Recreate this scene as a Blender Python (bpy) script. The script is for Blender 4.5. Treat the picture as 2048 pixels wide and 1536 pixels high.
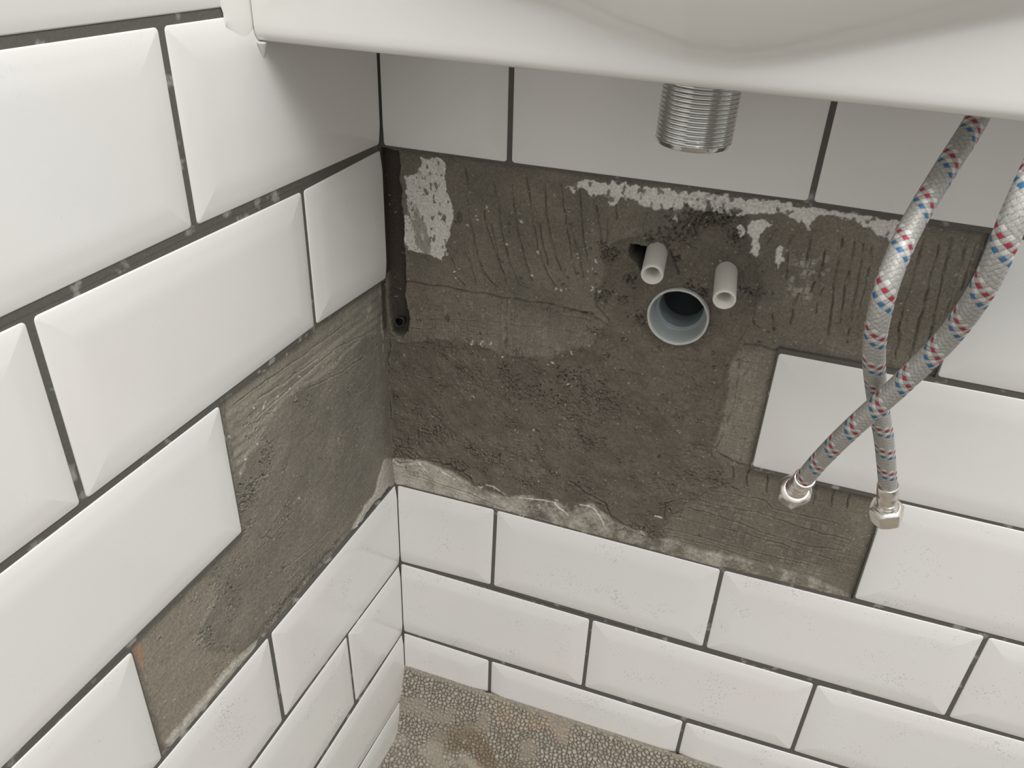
import bpy, math
import numpy as np
from mathutils import Matrix, Vector

S = bpy.context.scene
for _o in list(bpy.data.objects):
    bpy.data.objects.remove(_o)
COL = S.collection

# ------------------------------------------------------------------ camera
cam_d = bpy.data.cameras.new('camera')
cam = bpy.data.objects.new('camera', cam_d)
COL.objects.link(cam)
cam_d.sensor_fit = 'HORIZONTAL'
cam_d.sensor_width = 36.0
cam_d.lens = 1569.548 / 2048 * 36.0
cam_d.clip_start = 0.01
cam.matrix_world = Matrix((
    (0.94538325, -0.20325763, 0.25482709, 0.271592),
    (0.32321481, 0.48327751, -0.81361848, -0.519080),
    (0.04222196, 0.85154518, 0.52257833, 0.672826),
    (0, 0, 0, 1)))
S.camera = cam

# ------------------------------------------------------------------ world, lamps, exposure
W = bpy.data.worlds.new('world')
S.world = W
W.use_nodes = True
bg = W.node_tree.nodes['Background']
# the unseen rest of the room: brighter overhead, two dark sectors added for the chrome to reflect
_nt = W.node_tree
_tc = _nt.nodes.new('ShaderNodeTexCoord')
_sx = _nt.nodes.new('ShaderNodeSeparateXYZ')
_nt.links.new(_tc.outputs['Generated'], _sx.inputs[0])
_at = _nt.nodes.new('ShaderNodeMath')
_at.operation = 'ARCTAN2'
_nt.links.new(_sx.outputs['X'], _at.inputs[0])
_nt.links.new(_sx.outputs['Y'], _at.inputs[1])
_rp = _nt.nodes.new('ShaderNodeValToRGB')
_mr = _nt.nodes.new('ShaderNodeMapRange')
_mr.inputs['From Min'].default_value = -math.pi
_mr.inputs['From Max'].default_value = math.pi
_nt.links.new(_at.outputs[0], _mr.inputs['Value'])
_nt.links.new(_mr.outputs['Result'], _rp.inputs['Fac'])
_cr = _rp.color_ramp
_cr.elements[0].position = 0.0
_cr.elements[0].color = (1, 0.99, 0.975, 1)
_cr.elements[1].position = 1.0
_cr.elements[1].color = (1, 0.99, 0.975, 1)
for _p, _v in ((0.045, 1.0), (0.06, 0.12), (0.10, 0.12), (0.115, 1.0), (0.80, 1.0), (0.83, 0.3), (0.88, 0.3), (0.90, 1.15), (0.93, 1.0)):
    _e = _cr.elements.new(_p)
    _e.color = (_v, _v * 0.99, _v * 0.975, 1)
_el = _nt.nodes.new('ShaderNodeMapRange')
_el.inputs['From Min'].default_value = 0.35
_el.inputs['From Max'].default_value = 0.75
_nt.links.new(_sx.outputs['Z'], _el.inputs['Value'])
_mx = _nt.nodes.new('ShaderNodeMix')
_mx.data_type = 'RGBA'
_nt.links.new(_el.outputs['Result'], _mx.inputs['Factor'])
_nt.links.new(_rp.outputs['Color'], _mx.inputs[6])
_mx.inputs[7].default_value = (1.1, 1.09, 1.075, 1)
# beyond the built floor the unseen room floor is dim
_dn = _nt.nodes.new('ShaderNodeMapRange')
_dn.inputs['From Min'].default_value = -0.15
_dn.inputs['From Max'].default_value = 0.0
_dn.inputs['To Min'].default_value = 0.3
_dn.inputs['To Max'].default_value = 1.0
_nt.links.new(_sx.outputs['Z'], _dn.inputs['Value'])
_sc = _nt.nodes.new('ShaderNodeVectorMath')
_sc.operation = 'SCALE'
_nt.links.new(_mx.outputs[2], _sc.inputs[0])
_nt.links.new(_dn.outputs['Result'], _sc.inputs['Scale'])
_nt.links.new(_sc.outputs[0], bg.inputs['Color'])
bg.inputs['Strength'].default_value = 0.58


def lamp(name, loc, target, sx, sy, power, col):
    d = bpy.data.lights.new(name, 'AREA')
    d.shape = 'RECTANGLE'
    d.size = sx
    d.size_y = sy
    d.energy = power
    d.color = col
    o = bpy.data.objects.new(name, d)
    COL.objects.link(o)
    o.location = loc
    o.rotation_euler = (Vector(target) - Vector(loc)).to_track_quat('-Z', 'Y').to_euler()
    return o


lamp('ceiling_lamp', (0.78, -0.74, 2.0), (0.1, -0.1, 0.4), 1.0, 1.0, 21.0, (1.0, 0.995, 0.98))
S.view_settings.view_transform = 'Standard'
S.view_settings.look = 'None'
S.view_settings.exposure = 0.50
S.view_settings.gamma = 1.0
S.view_settings.use_curve_mapping = False

# measured features, millimetres along each wall (distance from corner, height)
D = {'JB':{6:[(1.1,516.44),(99.62,516.69),(214.97,516.74),(299.53,518.47),(405.49,516.38)],5:[(302.66,412.82),(362.09,413.04),(404.25,414.21),(455.99,412.3)],4:[(303.17,310.34),(396.08,310.3),(448.75,312.17),(493.92,309.04)],3:[(0.39,203.24),(98.27,204.34),(196.7,201.93),(301.52,203.11),(404.74,206.11),(504.31,205.18)],2:[(0.42,102.65),(98.89,105.93),(197.48,100.83),(303.58,104.35),(401.61,100.89),(505.84,104.45),(564.35,104.71)],1:[(0.34,0.77),(99.94,-0.57),(199.83,1.71),(302.45,-0.98),(402.44,3.07)]},'VB':{6:[[(97.86,581.51),(98.89,516.59)],[(299.69,578.22),(300.11,518.55)]],5:[[(403.61,515.45),(403.46,414.8)]],4:[[(302.34,411.14),(303.61,311.91)]],3:[[(401.67,306.31),(404.47,207.15)]],2:[[(99.28,202.89),(98.89,105.93)],[(302.49,202.31),(303.58,104.35)],[(504.5,202.43),(505.49,105.61)]],1:[[(198.61,99.24),(199.83,1.71)],[(401.61,100.89),(402.44,3.07)]],0:[[(99.99,-2.11),(100.28,-51.17)],[(302.68,-2.43),(302.7,-54.11)]]},'JL':{7:[(155.53,618.51),(198.53,619.58),(231.41,619.18),(279.15,619.96)],6:[(5.28,516.81),(43.19,515.02),(100.4,514.18),(146.46,515.47),(195.86,518.16),(300.95,515.54),(314.17,516.0)],5:[(-0.71,410.9),(100.31,415.0),(203.42,413.12),(302.49,411.76),(349.73,410.44)],4:[(200.81,310.03),(298.89,305.91),(367.04,309.56)],3:[(2.13,204.09),(194.98,204.07),(301.61,205.75)],2:[(-0.61,99.89),(194.82,103.77),(237.14,100.37)],1:[(0.6,-1.08),(96.69,2.37),(165.17,-4.29)],0:[(16.44,-99.86),(62.61,-89.69),(105.75,-90.71)]},'VL':{6:[[(195.86,617.63),(196.7,517.88)]],5:[[(99.94,513.72),(100.25,415.36)],[(300.92,514.11),(302.01,412.34)]],4:[[(200.58,411.81),(200.65,310.77)]],3:[[(299.64,305.9),(301.51,206.13)]],2:[[(194.07,202.55),(194.63,104.81)]],1:[[(98.58,103.15),(96.69,2.37)]]},'PL1':[(16.6,496.3),(22.7,498.1),(28.9,502.6),(30.1,512.8),(37.0,511.9),(41.0,514.2),(48.8,510.7),(50.2,505.5),(48.8,499.8),(49.2,488.7),(53.2,483.6),(54.9,476.2),(52.7,454.3),(49.7,448.8),(48.6,443.5),(50.9,440.3),(46.5,438.0),(45.4,433.2),(40.2,435.9),(36.0,438.3),(23.3,436.6),(15.8,437.9),(13.4,447.8),(13.0,464.9),(18.2,466.2),(17.6,478.3)],'FILM':[(18.2,476.5),(25.2,475.6),(31.2,464.7),(33.2,457.1),(36.0,439.3),(31.8,437.0),(24.5,444.6),(20.6,457.1),(18.8,466.8)],'PL2':[(141.0,506.5),(151.3,512.2),(174.0,513.2),(197.9,514.2),(247.5,514.6),(300.8,515.5),(325.0,515.2),(355.3,514.1),(356.5,502.5),(354.8,498.2),(347.2,504.2),(338.9,507.5),(326.1,510.8),(314.0,510.9),(307.9,511.3),(303.3,507.2),(302.5,499.7),(296.5,504.5),(283.8,508.2),(265.6,504.1),(246.4,502.5),(233.1,503.2),(222.5,507.1),(220.1,494.2),(214.6,503.9),(203.7,497.0),(196.3,500.5),(190.8,503.1),(178.6,503.1),(173.8,496.0),(167.3,503.9),(161.0,503.0),(157.8,500.0),(151.8,506.3),(146.8,501.7),(143.1,503.3)],'PL3':[[(268.6,501.8),(279.5,501.8),(274.7,490.7),(276.4,475.8),(271.6,478.5),(270.3,488.2),(265.2,494.4)],[(287.5,486.2),(291.9,486.6),(292.9,477.9),(291.8,470.5),(288.5,474.3)],[(259.0,496.2),(265.2,496.1),(263.9,487.9),(259.9,490.0)],[(215.9,502.3),(219.9,497.7),(220.3,492.9),(217.0,494.5)]],'FILL':[(-0.5,353.6),(44.0,367.8),(79.0,369.3),(98.5,364.4),(133.9,369.0),(168.8,386.5),(179.9,410.2),(168.9,424.5),(174.7,441.7),(168.6,463.9),(189.7,475.6),(209.3,481.8),(227.2,498.8),(245.5,507.8),(262.3,504.3),(268.1,491.4),(283.9,461.8),(280.0,430.6),(274.4,405.4),(275.1,362.7),(275.8,316.6),(291.8,291.8),(265.0,263.0),(251.9,240.1),(251.0,217.4),(229.3,218.7),(183.7,232.2),(158.0,215.5),(125.3,219.6),(101.5,220.9),(77.5,219.4),(53.0,240.7),(28.4,241.1),(3.1,232.2),(-9.5,234.4),(-8.9,302.8)],'SMEAR':[(-11.6,222.2),(-2.0,230.8),(28.3,235.4),(55.4,230.1),(75.0,222.7),(101.6,218.0),(129.4,229.4),(152.5,228.1),(187.8,236.2),(204.8,222.0),(237.7,220.3),(281.1,214.6),(338.1,216.6),(378.1,214.2),(404.8,206.2),(404.5,201.5),(301.8,199.5),(196.1,198.3),(96.9,200.7),(-1.7,198.4)],'IMPB':[(14.6,407.0),(98.7,411.8),(170.0,413.2),(180.8,402.0),(168.8,386.5),(133.9,369.0),(98.5,363.0),(52.8,366.0),(13.2,361.3)],'IMPE':[(252.3,237.5),(272.7,265.4),(301.4,282.1),(333.8,274.3),(368.1,272.5),(389.3,261.5),(402.3,239.6),(398.4,210.5),(346.1,216.6),(251.8,212.0)],'IMPM':[(272.7,405.0),(301.6,408.9),(303.9,309.1),(276.9,314.5)],'COMBD':[(267.7,501.7),(302.7,507.1),(357.0,505.8),(405.6,513.8),(403.4,418.4),(360.3,414.4),(301.3,410.5),(281.8,438.8),(277.8,475.3)],'IMPD':[(292.8,488.5),(316.9,492.5),(324.1,469.2),(323.1,447.0),(299.6,449.9)],'COMBA':[(54.6,513.3),(98.3,514.8),(194.5,514.1),(197.3,479.8),(171.8,468.2),(167.3,440.3),(142.0,423.5),(118.5,419.8),(86.1,420.4),(54.9,419.7)],'GAP':[(-0.6,514.9),(11.9,513.6),(12.8,504.2),(11.6,492.8),(13.4,485.4),(12.5,473.7),(14.2,462.1),(13.3,445.8),(14.5,429.3),(14.8,412.3),(13.0,398.8),(14.9,387.9),(16.4,376.8),(14.7,366.3),(9.0,358.5),(3.9,359.3),(-0.6,362.1),(-2.0,391.4),(-1.8,434.9),(-1.7,475.5)],'HOLE':[(190.5,472.4),(198.2,472.6),(205.6,473.1),(211.5,471.2),(215.0,466.2),(212.9,456.4),(206.9,447.6),(200.0,454.1),(195.4,459.0),(191.1,463.9),(189.5,468.2)],'CRB':[([(64.5,508.3),(65.4,502.1),(66.9,496.8)],0.7,1.3),([(66.1,484.5),(68.8,472.5),(72.0,459.4),(75.9,440.0),(79.6,433.5),(90.2,419.9)],0.7,1.3),([(79.0,479.8),(81.8,466.9),(87.1,455.0),(92.0,442.8),(99.2,423.7)],0.7,1.3),([(86.1,501.3),(90.4,487.2),(94.1,465.0),(99.3,447.1),(109.2,425.5),(116.3,423.8)],0.7,1.3),([(99.8,501.4),(102.4,487.1),(107.3,465.2),(113.1,446.5),(118.9,430.4)],0.7,1.3),([(110.7,508.3),(114.4,492.6),(118.4,472.7),(122.2,457.9),(127.9,444.2),(137.6,429.8)],0.7,1.3),([(124.7,505.8),(126.9,487.1),(130.7,472.8),(135.8,454.4),(141.5,442.6)],0.7,1.3),([(136.9,507.5),(139.0,491.7),(143.8,473.0),(148.2,453.6),(153.1,440.7)],0.7,1.3),([(150.1,505.0),(153.1,487.4),(156.1,469.4),(161.6,451.1)],0.7,1.3),([(163.1,495.3),(166.1,484.0),(169.3,465.9)],0.7,1.3),([(171.7,486.7),(172.5,470.2)],0.7,1.3),([(175.9,504.3),(177.8,487.6)],0.7,1.3),([(49.7,444.7),(54.9,434.3),(58.0,421.3),(64.4,416.6)],0.7,1.3),([(65.1,444.3),(69.4,433.8),(73.7,420.0)],0.7,1.3),([(78.6,432.3),(83.9,426.0),(92.2,420.3)],0.7,1.3),([(148.5,471.9),(154.7,454.8),(158.4,439.7)],0.7,1.3),([(123.0,475.3),(125.7,462.4),(131.6,445.8)],0.7,1.3),([(85.6,469.4),(90.1,453.5),(93.6,439.1),(100.3,422.8)],0.7,1.3),([(13.9,410.8),(52.8,411.6),(78.0,412.1),(98.7,411.8),(134.8,413.8),(162.5,411.7),(180.4,406.1)],1.4,1.3),([(98.7,410.9),(98.6,393.6),(101.0,376.3),(98.5,364.4)],1.6,1.2),([(39.7,382.5),(65.8,386.0),(97.4,391.2)],0.5,0.6),([(13.4,369.3),(30.6,370.6),(39.6,374.7)],0.6,0.8),([(65.9,375.7),(95.8,378.8)],0.5,0.5),([(99.6,390.3),(136.3,392.7),(167.9,395.9)],0.5,0.5),([(146.9,411.1),(158.6,411.8),(167.1,411.8)],2.2,2),([(292.5,277.8),(321.7,279.4),(327.4,273.7),(355.2,273.6),(376.9,273.9)],0.8,1.0),([(271.3,265.2),(288.2,262.8),(317.7,266.0),(336.1,264.4),(367.0,260.8),(388.7,261.2)],0.8,1.0),([(264.7,254.6),(297.2,251.7),(330.7,247.1),(361.8,245.1),(386.4,248.9)],0.8,1.0),([(252.0,241.8),(280.1,241.3),(310.8,242.0),(346.0,239.6),(380.4,237.3)],0.8,1.0),([(245.7,225.9),(275.2,226.8),(309.2,225.3),(337.7,224.6),(366.2,225.8)],0.8,1.0),([(254.1,219.7),(290.9,220.6),(327.5,216.9),(363.0,214.8)],0.8,1.0),([(276.5,276.0),(290.3,277.2)],0.8,1.0),([(304.9,307.9),(303.0,297.3),(305.2,289.1)],0.8,1.2),([(318.0,303.1),(320.3,286.4)],0.8,1.2),([(355.3,305.7),(355.4,287.0)],0.8,1.2),([(367.5,303.7),(368.1,288.1)],0.8,1.2),([(292.2,304.2),(294.5,291.8)],0.8,1.2),([(378.2,302.7),(379.3,290.1)],0.8,1.2),([(283.3,496.7),(280.9,487.8)],0.9,1.3),([(294.8,495.5),(293.0,487.5)],0.9,1.3),([(284.8,465.5),(280.7,453.2)],0.9,1.3),([(281.2,443.3),(283.4,428.3),(287.0,425.5)],0.9,1.3),([(293.3,438.9),(297.5,426.0)],0.9,1.3),([(308.0,455.2),(306.0,444.8),(307.3,432.3)],0.9,1.3),([(321.9,462.7),(319.9,456.6),(320.8,443.6)],0.9,1.3),([(315.6,465.5),(314.4,458.8)],0.9,1.3),([(324.5,497.3),(326.8,485.6),(327.2,470.0),(330.1,446.3),(332.7,429.9)],0.9,1.3),([(332.0,497.1),(334.4,482.3),(335.0,463.5),(337.5,439.4)],0.9,1.3),([(337.5,496.5),(340.3,483.3),(341.9,460.8),(345.9,425.9)],0.9,1.3),([(343.4,494.5),(345.5,481.2),(346.5,461.7),(347.3,445.6)],0.9,1.3),([(306.5,498.9),(307.5,482.2),(307.9,474.5)],0.9,1.3),([(294.4,484.6),(297.3,464.5)],0.9,1.3),([(317.1,488.5),(317.3,479.3),(317.8,468.3)],0.9,1.3),([(380.0,506.3),(384.3,451.9),(385.8,420.2)],0.9,1.2),([(386.2,509.0),(390.8,460.5),(395.5,424.3)],0.9,1.2),([(394.7,508.8),(397.2,468.8),(398.5,432.7)],0.9,1.2),([(371.8,505.0),(372.8,449.6),(377.9,420.4)],0.9,1.2),([(400.2,506.5),(402.0,476.7)],0.9,1.2),([(198.6,496.2),(197.4,487.1),(197.7,474.0)],0.5,0.8),([(-5.2,331.6),(-4.9,306.4),(-4.1,277.6)],0.9,1.5),([(-8.1,243.4),(-7.1,232.2),(2.9,226.4),(28.3,235.4),(53.0,237.9),(72.5,229.4),(73.5,225.7)],1.5,2),([(4.1,216.2),(28.0,216.2),(72.7,212.1),(102.1,206.5)],0.8,1),([(119.9,194.4),(130.2,215.3)],0.8,1),([(99.2,286.1),(100.4,278.5)],0.7,1.2),([(99.9,265.0),(99.5,251.3)],0.7,1.2),([(164.1,252.7),(182.7,243.0),(196.3,238.9),(202.9,227.0),(220.3,220.3),(233.4,220.1)],1.2,1.4),([(248.3,236.1),(245.7,254.4),(258.7,263.7),(271.2,262.3)],0.8,1),([(276.9,314.5),(290.6,308.7),(304.1,307.7)],1.5,1.2),([(280.4,410.8),(290.7,411.8),(301.3,410.5),(318.3,410.2)],1.3,1.2),([(232.7,485.6),(234.2,496.4),(238.2,502.3)],1.2,2),([(223.8,476.9),(228.6,479.2),(235.8,477.1)],0.8,1.2),([(217.6,472.2),(222.1,465.6),(225.5,456.8)],1.2,1.5),([(277.8,406.1),(282.1,364.5),(277.8,326.8),(276.5,316.8)],0.8,0.8)],'PTB':[(101.1,350.4,6.9,14,1.2),(108.2,336.0,12.5,30,1.4),(127.6,335.9,13.4,30,1.2),(157.4,357.0,11.8,34,1.3),(181.0,344.1,14.8,60,1.3),(174.9,323.5,12.9,20,1.2),(135.0,320.7,7.9,10,1),(26.4,268.0,7.9,14,1.5),(41.6,274.7,5.2,14,1.7),(74.3,262.0,7.0,26,1.8),(175.0,300.1,9.0,18,1.2),(137.0,272.8,7.0,12,1),(170.5,291.2,6.8,6,1),(93.2,257.0,11.3,24,1.5),(60.3,238.6,11.7,26,1.6),(8.4,240.9,19.1,40,1.6),(125.3,240.8,13.5,20,1.3),(177.5,251.0,16.3,24,1.2),(36.5,303.6,1.3,3,1),(64.1,341.3,7.1,12,1),(48.4,356.8,7.2,12,1),(74.7,366.1,13.7,24,1.2),(173.5,398.3,6.1,10,1),(147.1,329.8,6.7,10,1),(111.0,368.3,5.5,6,1),(34.5,327.1,9.9,10,0.8),(0.7,299.9,3.9,12,1),(131.0,297.1,1.8,3,1.4),(103.1,301.3,9.5,14,1),(150.3,257.8,8.3,10,1),(84.3,239.9,7.6,10,1),(183.2,379.8,5.1,8,1),(233.5,497.9,15.4,60,1.6),(222.9,489.7,11.4,30,1.4),(224.1,468.0,3.0,12,1.6),(211.8,477.4,11.9,30,1.3),(248.2,503.8,11.0,60,1.2),(175.1,463.5,9.4,30,1.4),(173.9,430.7,9.7,30,1.4),(192.3,445.7,6.2,16,1.3),(190.4,429.7,4.8,10,1.3),(203.8,415.4,4.8,14,1.3),(244.3,445.7,4.4,20,2),(235.1,448.8,4.4,12,2),(273.1,452.0,5.7,10,1.4),(259.2,488.9,5.5,30,1.2),(283.7,451.6,4.2,8,1),(228.4,222.7,8.0,16,1.6),(237.8,219.2,7.9,14,1.6),(283.4,290.0,10.6,26,1.2),(249.5,250.6,10.2,16,1.2)],'PTL':[(166.8,347.0,10.0,26,1.4),(185.1,332.9,10.5,34,1.8),(194.6,325.6,9.4,12,1.3),(73.8,293.4,23.3,14,1.1),(47.7,291.7,18.6,14,1.1),(146.3,322.5,4.4,4,1.2),(152.8,286.8,13.8,20,1.2),(93.5,241.5,26.6,14,0.9),(169.4,378.8,13.3,14,1.2),(112.4,362.7,4.6,4,1.2),(127.5,371.5,4.3,4,1.2),(60.0,341.8,4.1,5,1.4),(21.0,363.5,12.1,12,1),(72.0,362.2,15.8,10,1),(37.9,331.0,18.1,8,0.9),(169.3,334.4,6.0,12,1.3),(33.5,268.4,19.9,6,1),(231.3,297.9,11.8,12,1),(246.5,257.0,9.9,26,1.5),(219.7,256.8,10.9,14,1.4),(165.8,243.4,3.7,5,1.6),(203.5,284.8,13.2,10,1),(219.6,274.8,8.4,8,1.2),(189.9,248.5,9.7,8,1),(232.2,278.2,12.1,16,1.1),(233.9,220.4,17.8,20,1.2),(156.9,225.3,22.7,30,1),(60.7,207.4,26.4,24,1.2),(97.3,209.6,20.5,26,1.3),(128.7,207.5,18.7,24,1.2),(155.1,207.1,17.4,24,1.3),(176.5,211.6,16.1,28,1.4),(190.4,308.2,6.6,12,1.3),(156.2,282.4,15.5,16,1),(180.5,284.4,11.8,8,1)],'CRL':[([(159.1,376.6),(148.8,372.3)],0.8,0.7),([(186.6,400.8),(149.1,399.9),(106.7,397.5),(60.2,397.2)],0.8,0.7),([(169.1,380.0),(125.7,381.6),(73.7,383.7),(30.4,375.7)],0.8,0.7),([(111.1,370.6),(69.8,361.0),(37.6,357.8)],0.8,0.7),([(163.1,392.2),(141.8,389.3),(95.6,387.6)],0.8,0.7),([(127.0,374.0),(129.8,370.0),(124.1,367.4)],0.8,0.7),([(112.1,364.7),(115.0,359.9)],0.8,0.7),([(59.8,343.3),(61.5,339.5)],0.8,0.7),([(167.6,361.5),(169.9,358.8)],0.8,0.7),([(246.6,297.2),(247.2,292.7)],0.8,0.8),([(182.4,285.9),(178.1,285.9),(170.8,277.9)],0.8,0.8),([(226.5,261.7),(222.6,261.5),(216.4,253.5)],0.8,0.8),([(166.1,241.7),(129.9,233.5),(103.2,229.3)],0.8,0.8),([(297.1,206.6),(281.1,204.8),(253.9,202.1),(225.8,201.1),(191.3,195.9)],0.8,0.8),([(183.7,210.8),(147.8,204.3),(107.0,203.0),(44.7,203.6)],0.8,0.8)],'LITL':[(194.1,409.6),(94.0,411.5),(-5.2,409.7),(-4.2,364.0),(35.7,375.2),(60.6,375.6),(75.4,371.4),(97.8,373.2),(120.4,377.2),(138.2,377.7),(154.2,373.6),(170.7,363.5),(184.0,358.7),(192.8,349.8),(195.4,389.9)],'LIT2L':[(297.3,300.9),(247.7,303.3),(237.2,303.4),(229.6,289.5),(237.3,272.6),(249.5,267.3),(247.8,243.7),(222.9,214.1),(192.2,203.1),(187.1,193.5),(297.5,195.1)],'SILVL':[(298.2,199.1),(274.3,195.7),(239.6,194.8),(210.0,193.5),(191.3,195.9),(194.1,205.1),(224.0,209.2),(251.7,211.4),(279.6,210.7),(296.5,211.8)],'ORL':[[(297.8,301.4),(292.6,302.2),(290.3,294.0),(294.1,281.5),(297.2,280.1)],[(297.1,206.6),(281.1,204.8),(262.4,198.6),(258.3,191.4),(297.9,193.6)]],'SMEARL':[(12.4,239.3),(0.2,234.8),(-10.8,207.4),(-6.7,196.1),(12.1,205.9),(42.7,207.4),(71.6,205.2),(62.3,213.1),(35.8,215.8)],'FLKL':[(171.1,387.2),(161.4,383.3),(156.8,383.9),(144.8,383.6),(127.8,381.4),(121.2,384.6),(98.8,380.9),(92.4,379.6),(117.5,382.6),(120.9,392.0),(130.6,408.9),(152.5,410.0),(170.7,409.8),(63.3,409.1),(191.0,380.7),(173.3,359.7),(186.0,357.4),(189.8,351.8),(26.4,388.9),(136.7,288.0)],'FLKB':[(81.4,479.3),(108.2,474.9),(72.7,472.2),(66.8,466.4),(98.5,454.9),(123.3,454.2),(151.8,455.2),(161.1,446.1),(166.9,454.0),(57.0,428.4),(58.0,422.3),(117.8,433.3),(137.8,427.8),(143.6,427.9),(167.0,434.3),(170.9,433.0),(143.0,504.0),(146.4,507.1),(139.9,364.5),(154.6,378.5),(155.1,347.8),(130.0,296.8),(72.5,367.9),(81.1,369.8),(87.6,370.0),(100.7,361.4),(74.5,316.8),(29.4,226.8),(48.0,226.5),(96.6,225.1),(154.6,230.1),(139.4,218.2),(182.7,231.8)],'HA':[[371.5,-34.8,603.0],[364.7,-57.6,588.1],[353.6,-83.1,569.2],[344.0,-103.1,548.5],[338.9,-117.6,532.1],[337.5,-124.1,513.2],[342.6,-113.8,480.7],[357.9,-84.9,436.1],[372.4,-66.9,399.6],[388.6,-47.2,353.4]],'HAe':[[388.6,-47.2,353.4],[396.4,-39.3,316.1]],'HB':[[396.9,-63.7,612.6],[385.2,-109.8,600.2],[376.4,-139.3,589.2],[371.8,-152.4,571.1],[372.0,-148.7,540.3],[369.9,-131.9,504.3],[359.3,-118.3,465.7],[345.5,-103.1,423.4],[337.5,-85.7,387.4],[333.6,-74.1,363.3]],'HBe':[[333.6,-74.1,363.3],[332.4,-49.6,331.2]],'BEAD':[(157.6,620.4),(144.4,622.1),(132.0,623.5),(132.9,609.2),(131.0,604.0),(136.6,601.7),(142.0,603.8),(147.0,610.6),(156.5,616.7)],'ARC':[(140.5,638.3),(165.1,633.8),(189.6,626.4),(225.2,618.8),(247.6,618.3),(268.4,621.8),(287.9,627.1),(324.0,638.2),(353.0,647.0)],'WHL':[[(88.4,225.2),(96.6,225.9),(107.2,220.1)],[(120.4,222.0),(134.9,224.2),(152.0,227.2),(158.1,222.5),(166.4,217.1)],[(175.1,230.9),(188.3,231.2),(193.0,225.6),(198.2,215.8)],[(17.9,235.3),(24.8,231.6),(30.7,226.1)],[(44.2,230.0),(51.1,227.6),(58.1,224.2)],[(240.3,238.4),(244.9,238.8)],[(80.2,221.8),(84.7,222.6)],[(153.4,228.1),(155.0,225.1),(161.1,220.8)]]}

RNG = np.random.RandomState(7)
MM = 0.001
BE = -0.04286038
LD = np.array([math.sin(BE), -math.cos(BE), 0.0])      # along the left wall, away from the corner
LN = np.array([math.cos(BE), math.sin(BE), 0.0])       # out of the left wall, into the room


def back_xyz(u, z, h):
    u, z, h = np.broadcast_arrays(u, z, h)
    return np.stack([u, -h, z], -1) * MM


def left_xyz(u, z, h):
    u, z, h = np.broadcast_arrays(u, z, h)
    p = u[..., None] * LD + h[..., None] * LN
    p = p + np.stack([0 * z, 0 * z, z], -1)
    return p * MM


# ------------------------------------------------------------------ numpy noise and masks
_TAB = {}


def vnoise(x, y, seed=0):
    if seed not in _TAB:
        _TAB[seed] = np.random.RandomState(1000 + seed).rand(256, 256)
    t = _TAB[seed]
    xi = np.floor(x).astype(int)
    yi = np.floor(y).astype(int)
    fx = x - xi
    fy = y - yi
    fx = fx * fx * (3 - 2 * fx)
    fy = fy * fy * (3 - 2 * fy)
    a = t[xi % 256, yi % 256]
    b = t[(xi + 1) % 256, yi % 256]
    c = t[xi % 256, (yi + 1) % 256]
    d = t[(xi + 1) % 256, (yi + 1) % 256]
    return (a * (1 - fx) + b * fx) * (1 - fy) + (c * (1 - fx) + d * fx) * fy - 0.5


def fbm(x, y, s, seed=0, n=4, g=0.5):
    r = 0
    a = 1.0
    for i in range(n):
        r = r + a * vnoise(x / s + 17.3 * i, y / s - 9.1 * i, seed + i)
        s = s / 2.03
        a *= g
    return r


def ss(a, b, x):
    t = np.clip((x - a) / (b - a), 0, 1)
    return t * t * (3 - 2 * t)


def sdf(P, u, z):
    """signed distance to a polygon, positive inside"""
    P = np.array(P, float)
    out = np.full(u.shape, -50.0)
    x0, y0 = P.min(0) - 8
    x1, y1 = P.max(0) + 8
    m = (u > x0) & (u < x1) & (z > y0) & (z < y1)
    if not m.any():
        return out
    x = u[m]
    y = z[m]
    d2 = np.full(x.shape, 1e9)
    ins = np.zeros(x.shape, bool)
    n = len(P)
    for i in range(n):
        ax, ay = P[i]
        bx, by = P[(i + 1) % n]
        ex, ey = bx - ax, by - ay
        L2 = ex * ex + ey * ey + 1e-9
        t = np.clip(((x - ax) * ex + (y - ay) * ey) / L2, 0, 1)
        d2 = np.minimum(d2, (x - ax - t * ex) ** 2 + (y - ay - t * ey) ** 2)
        c = ((ay > y) != (by > y))
        xx = ax + (y - ay) / (by - ay + (1e-9 if by == ay else 0)) * ex
        ins ^= c & (x < xx)
    r = np.sqrt(d2)
    out[m] = np.where(ins, r, -r)
    return out


def linedist(P, u, z, pad=4):
    P = np.array(P, float)
    x0, y0 = P.min(0) - pad
    x1, y1 = P.max(0) + pad
    m = (u > x0) & (u < x1) & (z > y0) & (z < y1)
    x = u[m]
    y = z[m]
    d2 = np.full(x.shape, 1e9)
    for i in range(len(P) - 1):
        ax, ay = P[i]
        ex, ey = P[i + 1][0] - ax, P[i + 1][1] - ay
        t = np.clip(((x - ax) * ex + (y - ay) * ey) / (ex * ex + ey * ey + 1e-9), 0, 1)
        d2 = np.minimum(d2, (x - ax - t * ex) ** 2 + (y - ay - t * ey) ** 2)
    return m, np.sqrt(d2)


# ------------------------------------------------------------------ object helpers
def link(name, me, mat=None, parent=None):
    o = bpy.data.objects.new(name, me)
    COL.objects.link(o)
    if mat is not None:
        me.materials.append(mat)
    if parent is not None:
        o.parent = parent
    return o


def tag(o, label=None, cat=None, group=None, kind=None):
    if label:
        o['label'] = label
    if cat:
        o['category'] = cat
    if group:
        o['group'] = group
    if kind:
        o['kind'] = kind
    return o


def empty(name, loc=(0, 0, 0)):
    o = bpy.data.objects.new(name, None)
    o.empty_display_size = 0.02
    COL.objects.link(o)
    o.location = loc
    return o


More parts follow.
